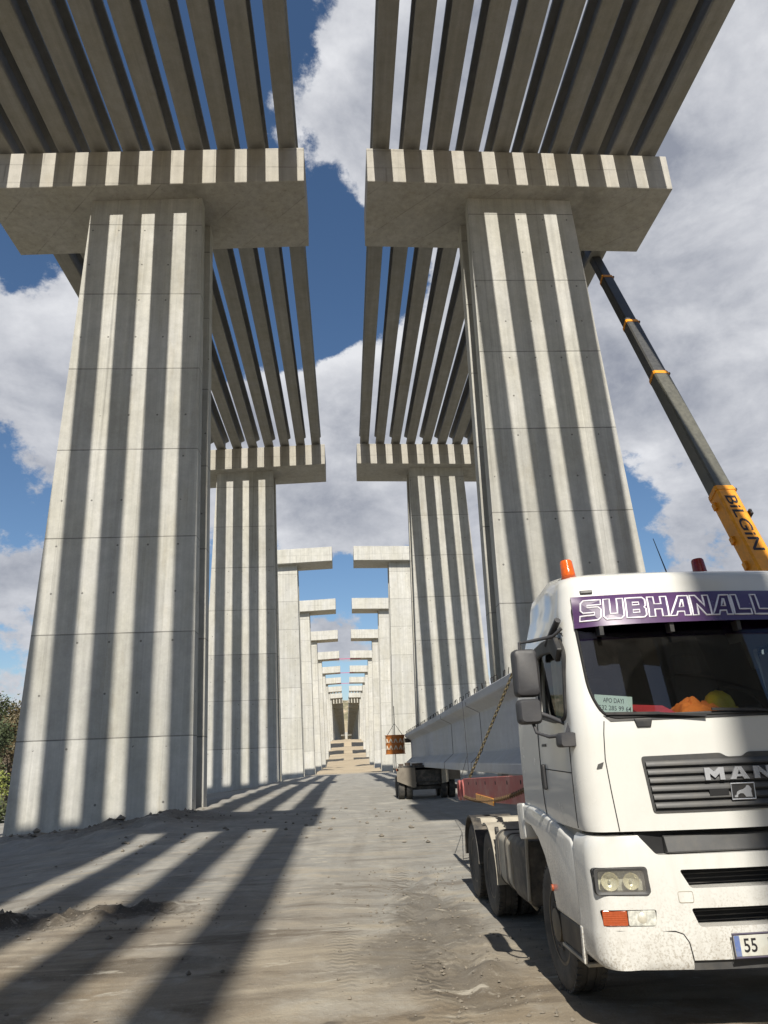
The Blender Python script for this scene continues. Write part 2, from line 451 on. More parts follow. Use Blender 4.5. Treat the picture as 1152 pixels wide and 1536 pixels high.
M['clear'] = simple('fog_lens', (.52,.52,.47), .12, 0, var=.4, scale=30, Coat_Weight=.6)
M['reflector'] = simple('lamp_reflector', (.80,.77,.66), .2, .5, var=.1, scale=14)
M['mglass'] = simple('mirror_glass', (.8,.8,.82), .03, 1., var=.01)

def ground_mat():
    m = NT('compacted_gravel_ground'); co = m.coord(); x, y, z = m.sep(co)
    n1 = m.noise(m.scalev(co, (.16,.10,1)), 1, 6, .6, .4)
    n2 = m.noise(co, .9, 8, .65, .3)
    n3 = m.noise(co, 7, 8, .7)
    n4 = m.noise(co, 45, 4, .7)
    track = m.noise(m.scalev(co, (1.5,.12,1)), 1, 5, .6, .3)
    cross = m.noise(m.scalev(co, (.55,2.3,1)), 1, 6, .62, .5)
    grey, brown, dark, pale = (.245,.237,.216), (.222,.178,.122), (.075,.062,.047), (.38,.36,.315)
    near = m.mapr(y, 7, 17, .85, .0)
    side = m.mapr(x, -2.5, 2., .15, .0)
    bf = m.math('ADD', m.math('ADD', near, side), m.math('MULTIPLY', m.math('SUBTRACT', n1, .5), 1.6))
    c = m.mix(m.mapr(bf, .18, .85), grey, brown)
    c = m.mix(m.mapr(n2, .5, .68, 0, .7), c, pale)
    c = m.mix(m.mapr(n2, .25, .43, .5, 0), c, dark)
    c = m.mix(m.math('MULTIPLY', m.mapr(cross, .50, .64, 0, .75), m.mapr(y, 10, 26, 1., .2)), c, (.33,.285,.215))
    c = m.mix(m.math('MULTIPLY', m.mapr(cross, .32, .47, .75, 0), m.mapr(y, 10, 26, 1., .2)), c, (.10,.076,.052))
    c = m.mix(m.mapr(track, .52, .7, 0, .35), c, (.15,.13,.105))
    # tyre tracks: pressed bands with tread bars across them
    wx = m.math('ADD', x, m.math('MULTIPLY', m.math('SINE', m.math('MULTIPLY', y, .17)), .35))
    tread = None
    for cx_ in (-.9,.25,1.15):
        d = m.math('ABSOLUTE', m.math('SUBTRACT', wx, cx_))
        band = m.math('MULTIPLY', m.mapr(d, .12, .20, 1., 0.), m.mapr(m.noise(m.scalev(co, (1,.35,1)), 1.1, 4, .6), .42, .60))
        tread = band if tread is None else m.math('MAXIMUM', tread, band)
    bars = m.math('SINE', m.math('ADD', m.math('MULTIPLY', y, 46.), m.math('MULTIPLY', m.math('ABSOLUTE', m.math('SINE', m.math('MULTIPLY', x, 16.))), 2.5)))
    tread = m.math('MULTIPLY', tread, m.mapr(y, 16, 30, 1., 0.))
    c = m.mix(m.math('MULTIPLY', tread, m.mapr(bars, -.3, .5, .36, .10)), c, (.10,.08,.06))
    # darker damp soil in the churned patches: beside the truck and along the left edge of the lane
    def patch(cx, cy, rx, ry, amt):
        a = m.math('POWER', m.math('DIVIDE', m.math('SUBTRACT', x, cx), rx), 2.)
        b = m.math('POWER', m.math('DIVIDE', m.math('SUBTRACT', y, cy), ry), 2.)
        d = m.math('ADD', m.math('ADD', a, b), m.math('MULTIPLY', m.math('SUBTRACT', n3, .5), 2.2))
        return m.mapr(d, .35, 1.25, amt, 0.)
    for p in ((1.15,11.0,.6,2.4,.62),(-3.6,12.2,1.3,.45,1.),(-5.4,11.6,1.6,.4,.95),(-2.2,9.2,.9,.35,.5),(.55,9.0,.5,1.2,.55),(-7.5,26.3,4.5,2.2,.6),(1.2,8.0,.5,.9,.5)):
        c = m.mix(patch(*p), c, dark)
    c = m.mix(m.mapr(n3, .58, .72, 0, .35), c, pale)
    c = m.mix(m.mapr(n4, .60, .72, 0, .5), c, (.42,.39,.34))
    spots = m.noise(co, 2.6, 3, .5)
    c = m.mix(m.mapr(spots, .70, .76, 0, .7), c, dark)
    c = m.mix(m.mapr(m.noise(m.scalev(co, (.9,2.2,1)), 1.9, 5, .6), .62, .70, 0, .8), c, (.40,.365,.30))
    c = m.mix(m.mapr(n4, .25, .38, .35, 0), c, dark)
    # beyond the haul road: bare tan earth, then scrubby hill
    tan = m.mix(m.mapr(n1, .3, .7), (.40,.33,.23), (.33,.265,.18))
    far = m.mapr(m.math('ADD', y, m.math('MULTIPLY', n1, 30.)), 120, 150)
    c = m.mix(far, c, tan)
    scrub = m.noise(co, .06, 7, .7)
    sideways = m.mapr(m.math('ABSOLUTE', x), 26, 40)
    green = m.mapr(scrub, .42, .56)
    hillf = m.math('MAXIMUM', m.math('MULTIPLY', m.mapr(y, 1015, 1060), .8), m.math('MULTIPLY', sideways, m.mapr(y, -40, 30)))
    c = m.mix(m.math('MULTIPLY', hillf, green), c, (.085,.09,.045))
    h = m.math('ADD', m.math('MULTIPLY', n2, 2.), m.math('ADD', n3, m.math('MULTIPLY', n4, .45)))
    h = m.math('ADD', h, m.math('MULTIPLY', tread, m.math('MULTIPLY', bars, .35)))
    m.bsdf(c, .95, 0, h, .75, .035)
    return m.m
M['ground'] = ground_mat()

def leaf_mat(name, a, b):
    m = NT(name); oi = m.n.new('ShaderNodeObjectInfo')
    n = m.noise(m.coord(), .55, 3); n2 = m.noise(m.coord(), 6, 2)
    c = m.mix(m.mapr(m.math('ADD', m.math('MULTIPLY', n, .6), m.math('MULTIPLY', n2, .4)), .38, .62), a, b)
    m.bsdf(c, .6, 0, None, Transmission_Weight=0.)
    return m.m
M['leaf_g'] = leaf_mat('green_leaves', (.034,.050,.016), (.080,.090,.028))
M['leaf_b'] = leaf_mat('russet_leaves', (.060,.048,.018), (.105,.072,.026))
M['leaf_y'] = leaf_mat('bright_leaves', (.14,.18,.03), (.25,.26,.06))
M['leaf_d'] = leaf_mat('dark_leaves', (.03,.045,.018), (.065,.08,.028))

# ------------------------------------------------------------------ camera
def setup_camera():
    f, pit, yaw, rol = 1063.54, .3306, .0631, -.0408
    cy, sy, cp, sp, cr, sr = math.cos(yaw), math.sin(yaw), math.cos(pit), math.sin(pit), math.cos(rol), math.sin(rol)
    r = Vector((cy,-sy,0)); fw = Vector((sy,cy,0)); Z = Vector((0,0,1))
    d = fw*cp+Z*sp; u = -fw*sp+Z*cp
    X = r*cr+u*sr; Y = -r*sr+u*cr
    cam = bpy.data.cameras.new('camera'); o = bpy.data.objects.new('camera', cam); COL.objects.link(o)
    o.matrix_world = Matrix(((X.x,Y.x,-d.x,0),(X.y,Y.y,-d.y,0),(X.z,Y.z,-d.z,1.7),(0,0,0,1)))
    cam.sensor_fit = 'HORIZONTAL'; cam.sensor_width = 36; cam.lens = 36*f/1152
    cam.clip_start = .05; cam.clip_end = 9000
    sc.camera = o
    def ray(px, py):
        a = (px-576)/f; b = (768-py)/f
        return (X*a+Y*b+d).normalized()
    return ray
RAY = setup_camera()

# ------------------------------------------------------------------ sky and sun
def setup_light():
    el = math.asin(-SUNV.z)
    rot = math.atan2(-SUNV.x, -SUNV.y)
    w = bpy.data.worlds.new('World'); sc.world = w; w.use_nodes = True
    class W(NT):
        def __init__(s): s.t = w.node_tree; s.n = s.t.nodes; s.n.clear()
    m = W()
    out = m.n.new('ShaderNodeOutputWorld')
    sky = m.n.new('ShaderNodeTexSky'); sky.sky_type = 'NISHITA'; sky.sun_disc = False
    sky.sun_elevation = el; sky.sun_rotation = rot; sky.altitude = 300; sky.air_density = 1.0; sky.dust_density = 1.0; sky.ozone_density = 2.0
    bg = m.n.new('ShaderNodeBackground'); bg.inputs[1].default_value = .085
    hs = m.n.new('ShaderNodeHueSaturation'); hs.inputs['Saturation'].default_value = 1.12; hs.inputs['Value'].default_value = .95
    m.put(hs.inputs['Color'], sky.outputs[0]); m.put(bg.inputs[0], hs.outputs[0])
    co = m.coord('Generated'); x, y, z = m.sep(co)
    zz = m.math('ADD', m.math('MAXIMUM', z, 0.), .16)
    P = m.n.new('ShaderNodeCombineXYZ'); m.put(P.inputs[0], m.math('DIVIDE', x, zz)); m.put(P.inputs[1], m.math('DIVIDE', y, zz)); m.put(P.inputs[2], m.math('MULTIPLY', z, .7))
    D_ = m.scalev(co, (1.,1.,1.35)); n = m.noise(D_, 3.6, 12, .62, .1); nb = m.noise(D_, 10, 9, .66, .1)
    dens = m.math('MULTIPLY_ADD', m.math('SUBTRACT', m.math('ADD', m.math('MULTIPLY', n, .72), m.math('MULTIPLY', nb, .28)), .5), 2.1, .5)
    nbig = n
    # where the big cloud banks and the clear gaps stand (directions), + cloud / - clear
    blobs = [((495,430),.13,-.34),((250,100),.34,-.36),((380,450),.13,-.28),((455,450),.10,-.15),((20,380),.05,-.12),((20,720),.10,-.26),((0,940),.05,-.10),((120,20),.2,-.2),
             ((985,730),.13,-.30),((1130,230),.10,-.05),((455,70),.05,-.06),((930,800),.08,-.05),
             ((500,230),.15,.34),((480,110),.10,.14),((640,60),.22,.28),((800,80),.22,.20),((950,60),.2,.12),((1080,60),.2,.08),((800,480),.22,.20),((1000,420),.30,.17),((1080,560),.2,.12),((50,530),.20,.34),((480,690),.17,.26),((560,600),.14,.26),((400,640),.15,.14),
             ((30,850),.10,.28),((700,780),.12,.18),((1120,700),.07,.22),((1060,830),.10,.28),((430,870),.09,-.3),((575,880),.09,-.3),((510,950),.05,.24),((518,1040),.05,-.2)]
    for (px, py), rad, amt in blobs:
        d = RAY(px, py)
        dp = m.n.new('ShaderNodeVectorMath'); dp.operation = 'DOT_PRODUCT'
        nv = m.n.new('ShaderNodeVectorMath'); nv.operation = 'NORMALIZE'
        m.put(nv.inputs[0], co); m.put(dp.inputs[0], nv.outputs[0]); dp.inputs[1].default_value = d
        g = m.mapr(dp.outputs['Value'], math.cos(rad*1.25), math.cos(rad*.25), 0, amt, True)
        dens = m.math('ADD', dens, g)
    dens = m.math('ADD', dens, m.mapr(y, -.05, .25, -.30, 0., True))
    mask = m.mapr(dens, .47, .58, 0, 1, True)
    shade = m.noise(m.scalev(co, (1.,1.,1.6)), 5.5, 9, .6, .25)
    thick = m.mapr(dens, .62, 1.0, 0, 1)
    lum = m.mapr(m.math('ADD', m.math('ADD', m.math('MULTIPLY', shade, .65), m.math('MULTIPLY', nb, .35)), m.math('MULTIPLY', thick, -.08)), .31, .63, 0, 1)
    cc = m.mix(lum, (.225,.242,.290), (.62,.627,.65))
    bg2 = m.n.new('ShaderNodeBackground'); m.put(bg2.inputs[0], cc); bg2.inputs[1].default_value = 1.0
    mx = m.n.new('ShaderNodeMixShader'); m.put(mx.inputs[0], m.math('MULTIPLY', mask, .97)); m.put(mx.inputs[1], bg.outputs[0]); m.put(mx.inputs[2], bg2.outputs[0])
    m.t.links.new(mx.outputs[0], out.inputs[0])
    L = bpy.data.lights.new('sun', 'SUN'); L.energy = 5.0; L.angle = math.radians(.42); L.color = (1,.945,.84)
    o = bpy.data.objects.new('sun', L); COL.objects.link(o)
    o.rotation_euler = SUNV.to_track_quat('-Z','Y').to_euler(); o.location = (0,-20,60)
    sc.view_settings.view_transform = 'Standard'; sc.view_settings.look = 'None'
    sc.view_settings.exposure = .40; sc.view_settings.gamma = 1
setup_light()

# ------------------------------------------------------------------ ground
PROFILE = [(-400,-.4),(0,-.42),(12,-.40),(24,-.12),(45,-.08),(66,-.2),(84,-.35),(101,-.48),(125,-.9),(170,-1.0),(212,-.75),(222,-.2),(240,.9),(246,1.6),(270,2.4),(276,4.0),(305,5.6),(312,8.0),(340,9.2),(500,12.6),(800,18.5),(1000,22.2),(1012,27.),(1030,38),(1060,60),(1100,78),(1180,86),(1600,70),(3000,60),(7000,60)]
def ground_z(x, y):
    z = lerpt(PROFILE, y)
    # falls away to the left of the left piers, then the wooded slope rises
    if -30 < y < 330:
        k = smoothstep(-30,-10,y)*(1-smoothstep(240,330,y))
        left = min(0, x+5.0)
        z += k*(.085*max(left,-14) )
        # loose bank pushed up against the foot of the left piers
        b = math.exp(-((x+5.9)/1.3)**2)*.30*smoothstep(20,27,y)*(1-smoothstep(70,90,y))
        z += b*(.6+.5*mnoise.noise(Vector((x*.6,y*.5,3))))
    sl = smoothstep(-40,-120,x)*smoothstep(0,60,y)*(1-smoothstep(700,1100,y)); z += sl*6
    if y > 1000 or x < -40: z += 5*fbm(x*.01,y*.01,2,4)*min(1,max(smoothstep(1000,1060,y),.4*smoothstep(-40,-80,x)))
    if 115 < y < 420 and abs(x) < 40: z += .45*fbm(x*.12,y*.09,6,4)*smoothstep(115,150,y)
    d = math.hypot(x, y-8)
    if d < 120:
        a = 1-smoothstep(50,120,d)
        z += a*(.035*fbm(x*.35,y*.3,1,3)+.013*fbm(x*1.3,y*1.1,5,4)+.006*fbm(x*4.5,y*4.5,9,3))
        # wheel ruts beside the truck and a torn edge of loose soil on the left
        t = math.exp(-((x-1.15)/.55)**2)*smoothstep(6.3,8,y)*(1-smoothstep(13,16,y))
        z += t*(.12*fbm(x*2.4,y*1.3,4,4)-.03)
        e = math.exp(-((y-(12.3+.33*(x+3.2)))/.42)**2)*smoothstep(-1.9,-3.2,x)*(1-smoothstep(-9,-13,-(-x)))
        z += e*max(0,(.06+.26*fbm(x*2.6,y*2.6,7,5)))
        b2 = smoothstep(-4.6,-6.2,x)*smoothstep(20.5,24.5,y)*(1-smoothstep(27.6,28.8,y))
        z += b2*max(0,.16+.22*fbm(x*.9,y*.9,11,5))
    return z

def make_ground():
    def axis(parts):
        out = []
        for a, b, st in parts:
            n = max(1, round((b-a)/st)); out += [a+(b-a)*i/n for i in range(n)]
        out.append(parts[-1][1]); return out
    xs = axis([(-6000,-1200,800),(-1200,-200,100),(-200,-40,8),(-40,-16,2),(-16,-9,.35),(-9,4.2,.11),(4.2,9,.5),(9,40,3),(40,200,16),(200,1200,125),(1200,6000,800)])
    ys = axis([(-400,-60,40),(-60,0,6),(0,4.5,.8),(4.5,14,.10),(14,31,.16),(31,44,.45),(44,110,1.5),(110,340,2.),(340,980,20),(980,1200,8),(1200,2000,80),(2000,7000,700)])
    nx = len(xs); vs = [(x,y,ground_z(x,y)) for y in ys for x in xs]
    fs = [(j*nx+i, j*nx+i+1, (j+1)*nx+i+1, (j+1)*nx+i) for j in range(len(ys)-1) for i in range(nx-1)]
    me = bpy.data.meshes.new('ground'); me.from_pydata(vs, [], fs); me.materials.append(M['ground'])
    me.polygons.foreach_set('use_smooth', [True]*len(fs))
    o = link('ground', me); o['kind'] = 'structure'
make_ground()

# loose stones: uncountable grit and pebbles, one object
def make_grit():
    mb = MB(); rnd = random.Random(3)
    base = [(1,0,0),(-1,0,0),(0,1,0),(0,-1,0),(0,0,1),(0,0,-1)]
    F8 = [(0,2,4),(2,1,4),(1,3,4),(3,0,4),(2,0,5),(1,2,5),(3,1,5),(0,3,5)]
    for i in range(2600):
        r = rnd.random()
        if r < .30: x, y = rnd.gauss(1.1,.6), rnd.uniform(6.3,15)
        elif r < .62: x, y = rnd.gauss(-4.6,1.6), rnd.gauss(11.9,.55)
        elif r < .78: x, y = rnd.uniform(-12.5,-5.2), rnd.gauss(26.6,1.2)
        else: x, y = rnd.uniform(-7,2), 5+rnd.random()**1.6*24
        s = .006+.022*rnd.random()**3*(1.8 if y > 18 else 1)
        if rnd.random() < .012: s *= 2.6
        if y > 18: s *= 1.8
        z = ground_z(x,y)+s*.25
        a = rnd.random()*PI
        vs = []
        for p in base:
            q = [c*s*rnd.uniform(.6,1.3) for c in p]; q[2] *= .7
            vs.append((x+q[0]*math.cos(a)-q[1]*math.sin(a), y+q[0]*math.sin(a)+q[1]*math.cos(a), z+q[2]))
        mb.add(vs, F8)
    o = mb.build('loose_gravel', M['stone']); tag(o, 'loose gravel and clods scattered over the dirt road', 'gravel', kind='stuff')
make_grit()

# ------------------------------------------------------------------ piers and girders
SPAN, Y1 = 36.07, 28.085
CX = .044
G, CW, CD = 1.583, 15.6, 4.87
ZB, ZT = 28.84, 30.985
FALL = {-1: .636/15.6, 1: .347/15.6}
DP = .97
ORD = ['first','second','third','fourth','fifth','sixth','seventh','eighth','ninth','tenth']
def cap_y(n): return Y1+(n-1)*SPAN
def shaft_x(s, z):            # inner and outer distance from the gap line at height z
    if s < 0:
        k = (26.95-z)/4.037; return (6.69-.123*k, 12.16+.075*k)
    k = (27.71-z)/4.037; return (6.744-.0535*k, 12.16+.168*k)

def shaft_ring(s, z):
    i, o = shaft_x(s, z); i -= 0; 
    D = 2.75
    # plan of an I-shaped wall: broad front and rear faces, a groove down each narrow side
    gi, g = .85, .75
    pts = [(i,0),(o,0),(o,g),(o-gi,g+.02),(o-gi,D-g-.02),(o,D-g),(o,D),(i-.05,D),(i-.05,D-g),(i+gi,D-g-.02),(i+gi,g+.02),(i,g)]
    return [(s*x, y, z) for x, y in pts]

def make_pier(n, s):
    yf = cap_y(n)
    near_pier = n <= 2  # near piers take the darker concrete, all others the paler one
    xm = s*9.3
    gz = min(ground_z(CX+s*7, yf+1), ground_z(CX+s*11.5, yf+1))-1.2
    side = 'left' if s < 0 else 'right'
    if n <= 0: lab = f'grey T-shaped concrete pier of the {side} row behind the viewpoint'
    elif n == 1: lab = f'huge striped concrete pier, nearest of the {side} row, girders resting on its cap'
    elif n == 2: lab = f'striped concrete pier behind the nearest {side} one, second of the {side} row'
    elif n < 10: lab = f'pale sunlit concrete pier with a bare cap, {["third","fourth","fifth","sixth","seventh","eighth","ninth"][n-3]} of the {side} row'
    elif n == 10: lab = f'tiny far {side} pier where the distant girders begin'
    else: lab = f'distant pier of the {side} row in the gloom under the far deck'
    root = empty('bridge_pier', (CX, yf, 0), lab, 'bridge pier', f'piers of the {side} row')
    sm = (M['shaft'] if s < 0 else M['shaft_r']) if near_pier else M['shaft_far']
    mb = MB(); zt = ZB-FALL[s]*7.5+.12
    zs = [gz+(zt-gz)*k/8 for k in range(9)]
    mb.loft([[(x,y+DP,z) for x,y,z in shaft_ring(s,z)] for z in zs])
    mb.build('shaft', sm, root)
    # cap: box with cross fall
    fl = FALL[s]
    x0, x1 = G, G+CW
    cb = MB(); c = .10
    rings = []
    for x in (x0, x1):
        dz = -fl*(x-x0)
        prof = [(c,ZB),(CD-c,ZB),(CD,ZB+c),(CD,ZT-.03),(CD-.03,ZT),(.03,ZT),(0,ZT-.03),(0,ZB+c*.3),(c*.3,ZB)]
        rings.append([(s*x, y, z+dz) for y, z in prof])
    cb.loft(rings)
    cb.build('pier_cap', M['cap'] if near_pier else M['cap_far'], root, bevel=.02, seg=1)
    if n in (0,1,2):
        pm = None
        for k in range(10):
            gx = 2.4+1.553*k-CX*s
            for yy in (1.15, 3.6):
                zz = ZT-fl*(gx-x0)
                if pm is None:
                    b = MB().box(-.30,.30,-.28,.28,-.03,.2).box(-.2,.2,-.18,.18,.2,.25)
                    ob = b.build('bearing_plinth', M['pad'], root, bevel=.012, seg=1, loc=(s*gx,yy,zz)); pm = ob.data
                else: link('bearing_plinth', pm, root, (s*gx,yy,zz))
    return root

NLAST = 28
for n in range(-1, NLAST+1):
    for s in (-1, 1): make_pier(n, s)

HB = 1.78
GPROF = [(-.44,0),(.44,0),(.44,.20),(.12,.46),(.12,1.42),(.45,1.60),(.45,1.78),(-.45,1.78),(-.45,1.60),(-.12,1.42),(-.12,.46),(-.44,.20)]
def girder_mb(L):
    mb = MB(); mb.extr(GPROF, 'y', 0, L)
    return mb
GLEN = 35.75
girder_me = None
ng = 0
stuff_mb = MB()
SPANS = [0, 1, -1]+list(range(10, NLAST))
for a in SPANS:
    for s in (-1, 1):
        side = 'left' if s < 0 else 'right'
        for k in range(10):
            gx = 2.4+1.553*k; x = s*gx
            if a == -1 and s > 0: x += .50
            if a == -1 and s < 0: x += .05
            z = ZT-FALL[s]*(gx-CX*s-G)+.25
            y = cap_y(a)+CD/2+.16
            if ng >= 300:
                stuff_mb.extr([(px+x,pz+z) for px,pz in GPROF], 'y', y, y+GLEN); continue
            x += mnoise.noise(Vector((a*3.1+.5,k*1.7+.3,s)))*.045; y += mnoise.noise(Vector((k*2.3+.2,a*1.3,s+.5)))*.09
            if girder_me is None:
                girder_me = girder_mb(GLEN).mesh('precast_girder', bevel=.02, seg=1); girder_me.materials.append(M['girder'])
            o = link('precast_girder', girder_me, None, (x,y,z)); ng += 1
            if a == 0:
                lab = f'grey precast girder of the nearest {side} deck span overhead, {ORD[k]} out from the central gap'
                grp = f'girders of the nearest {side} span'
            elif a == 1:
                lab = f'grey precast girder between the nearest and second {side} piers, {ORD[k]} out from the central gap'
                grp = f'girders of the second {side} span'
            elif a < 0: lab = f'grey precast girder of the {side} deck span behind the viewpoint'; grp = f'girders behind the viewpoint, {side} deck'
            else: lab = f'dark tiny girder of the far {side} deck run between distant piers'; grp = f'girders of the far {side} deck'
            tag(o, lab, 'bridge girder', grp)
o = stuff_mb.build('far_deck_girders', M['girder']); tag(o, 'dark mass of farthest bridge girders running to the hillside', 'bridge girders', kind='stuff')

for s in (-1, 1):
    side = 'left' if s < 0 else 'right'
    dm = MB(); xa, xb = G+.05, G+CW
    za, zb_ = ZT+.25+HB+.01, ZT+.25+HB+.01-FALL[s]*CW
    pl = [(s*xa+CX,za),(s*xb+CX,zb_),(s*xb+CX,zb_+.25),(s*xa+CX,za+.25)]
    dm.extr(pl, 'y', cap_y(11)+14, cap_y(NLAST-1)-6)
    o = dm.build('deck_slab', M['girder']); tag(o, f'dark deck slab laid over the far {side} girders between the distant piers', 'deck slab', 'far deck slabs')

# magenta tie rails left hanging between the caps of the far pairs
for n, zt_, lab in ((6,ZB-.15,'thin magenta rail joining the sixth pair of pier caps, nearest and highest of three'),(7,ZB-.15,'thin magenta rail joining the seventh pair of pier caps, middle of three'),(8,ZB-.15,'thin magenta rail joining the eighth pair of pier caps, farthest and lowest of three')):
    y = cap_y(n)+.5
    mb = MB()
    mb.bar((CX-G-1.6-(n==6)*1.5,y,zt_),(CX+G+1.6+(n==6)*1.5,y,zt_),.14,.16)
    for sx in (-1,1): mb.bar((CX+sx*(G+.8),y,zt_-.05),(CX+sx*(G+.8),y,zt_+.2),.1)
    o = mb.build('tie_rail', M['maroon']); tag(o, lab, 'rail', 'magenta rails between the caps')

# concrete abutment closing the far end of the deck against the hill
ab = MB().box(-20,20,cap_y(NLAST)+CD+.3,cap_y(NLAST)+CD+2.5,18,33.3)
o = ab.build('bridge_abutment', M['shaft_far']); tag(o, 'small pale end wall of the bridge against the far hillside', 'abutment')

# ------------------------------------------------------------------ the truck tractor (u = across, v = back from the nose, w = height)
TX, TY, TZ = 3.145, 5.95, -.40
def Fv(u, w):
    v = .10*u*u
    if w > 2.3: v += (w-2.3)*.2
    return v
def on_front(u, w, out=.0): return (u, Fv(u,w)-out, w)

def wheel(parent, u, v, R, width, name='wheel', dual=False, outward=-1):
    """wheel with a horizontal axle along u; outward = side the rim faces"""
    root = empty(name, (u,v,R)); root.parent = parent
    h = width/2; o = outward
    mb = MB()
    prof = [(R*.60,-h*.80),(R*.72,-h*.98),(R*.86,-h),(R*.955,-h*.90),(R*.985,-h*.78),(R,-h*.6),(R,-h*.32),(R*.98,-h*.29),(R*.98,-h*.22),(R,-h*.19),(R,h*.19),(R*.98,h*.22),(R*.98,h*.29),(R,h*.32),(R,h*.6),(R*.985,h*.78),(R*.955,h*.90),(R*.86,h),(R*.72,h*.98),(R*.60,h*.80)]
    mb.lathe(prof, 48)
    for k in range(48):       # shoulder tread blocks
        a = 2*PI*k/48
        for sx in (-1,1):
            c = (sx*h*.72, math.cos(a)*R*.992, math.sin(a)*R*.992)
            mb.obox(c, (h*.16,0,0), (0,-math.sin(a)*R*.042,math.cos(a)*R*.042), (0,math.cos(a)*.010,math.sin(a)*.010))
    mb.build('tyre', M['tyre'], root, smooth=38)
    rb = MB(); r = R*.60
    if dual: pr = [(r,.0),(r*1.03,h*.82),(r*.96,h*.82),(r*.93,h*.15),(r*.72,-h*.15),(r*.42,-h*.2),(r*.40,h*.45),(r*.28,h*.5),(.001,h*.5)]
    else: pr = [(r,-h*.6),(r*1.03,h*.84),(r*.95,h*.84),(r*.93,h*.5),(r*.80,h*.42),(r*.60,h*.62),(r*.44,h*.64),(r*.43,h*1.0),(r*.30,h*1.06),(.001,h*1.06)]
    rb.lathe([(a, o*b) for a, b in pr], 40)
    rb.build('rim', M['rim'], root, smooth=30)
    nb = MB()
    for k in range(10):
        a = 2*PI*k/10
        t = o*(h*.62 if not dual else -h*.12)
        nb.lathe([(.017,0),(.017,o*.03),(.012,o*.045),(.001,o*.045)], 8, (t, math.cos(a)*r*.62, math.sin(a)*r*.62))
    nb.build('wheel_nuts', M['steel'], root)
    return root

def rounded(poly, r, n=4):
    out = []; m = len(poly)
    for i in range(m):
        p = Vector((*poly[i],0)); a = Vector((*poly[i-1],0)); b = Vector((*poly[(i+1)%m],0))
        da = (a-p); db = (b-p); rr = min(r, da.length*.45, db.length*.45)
        s, e = p+da.normalized()*rr, p+db.normalized()*rr
        for k in range(n+1):
            t = k/n; q = s*(1-t)**2+p*2*t*(1-t)+e*t*t
            out.append((q.x,q.y))
    return out

def front_sheet(poly_uw, nu=24, nw=10, out=.01, thick=.012, fn=on_front):
    """a panel that follows the bowed nose; outline given in (u, w) as a quad of four corners with rounded look"""
    (a, b, c, d) = poly_uw      # lower-left, lower-right, upper-right, upper-left
    mb = MB(); vs = []
    for side_out in (out, out-thick):
        for j in range(nw+1):
            for i in range(nu+1):
                s, t = i/nu, j/nw
                u = (a[0]*(1-s)+b[0]*s)*(1-t)+(d[0]*(1-s)+c[0]*s)*t
                w = (a[1]*(1-s)+b[1]*s)*(1-t)+(d[1]*(1-s)+c[1]*s)*t
                vs.append(fn(u,w,side_out))
    n = (nu+1)*(nw+1); fs = []
    I = lambda i,j,k: k*n+j*(nu+1)+i
    for j in range(nw):
        for i in range(nu):
            fs.append((I(i,j,0),I(i+1,j,0),I(i+1,j+1,0),I(i,j+1,0))); fs.append((I(i,j,1),I(i,j+1,1),I(i+1,j+1,1),I(i+1,j,1)))
    for j in range(nw):
        fs.append((I(0,j,0),I(0,j+1,0),I(0,j+1,1),I(0,j,1))); fs.append((I(nu,j,0),I(nu,j,1),I(nu,j+1,1),I(nu,j+1,0)))
    for i in range(nu):
        fs.append((I(i,0,0),I(i,0,1),I(i+1,0,1),I(i+1,0,0))); fs.append((I(i,nw,0),I(i+1,nw,0),I(i+1,nw,1),I(i,nw,1)))
    return mb.add(vs, fs)

def front_poly(poly_uw, out=.01, thick=.012, step=.05):
    """any outline (u, w) laid on the bowed nose as a thin solid"""
    bm = bmesh.new()
    vs = [bm.verts.new((u,w,0)) for u, w in poly_uw]
    bm.faces.new(vs)
    us = [p[0] for p in poly_uw]
    x = min(us)+step
    while x < max(us):
        bmesh.ops.bisect_plane(bm, geom=bm.verts[:]+bm.edges[:]+bm.faces[:], plane_co=(x,0,0), plane_no=(1,0,0)); x += step
    bmesh.ops.triangulate(bm, faces=[f for f in bm.faces if len(f.verts)>4])
    bm.verts.ensure_lookup_table(); bm.verts.index_update()
    pts = [v.co.copy() for v in bm.verts]; n = len(pts)
    fs = [tuple(v.index for v in f.verts) for f in bm.faces]
    eb = [(e.verts[0].index,e.verts[1].index) for e in bm.edges if len(e.link_faces)==1]
    bm.free()
    vs = [on_front(p.x,p.y,out) for p in pts]+[on_front(p.x,p.y,out-thick) for p in pts]
    F = fs+[tuple(i+n for i in reversed(f)) for f in fs]+[(a,b,b+n,a+n) for a,b in eb]
    return MB().add(vs, F)

def seam_tube(path_uw, r=.005, out=.0):
    return MB().tube([on_front(u,w,out) for u,w in path_uw], r, 6)

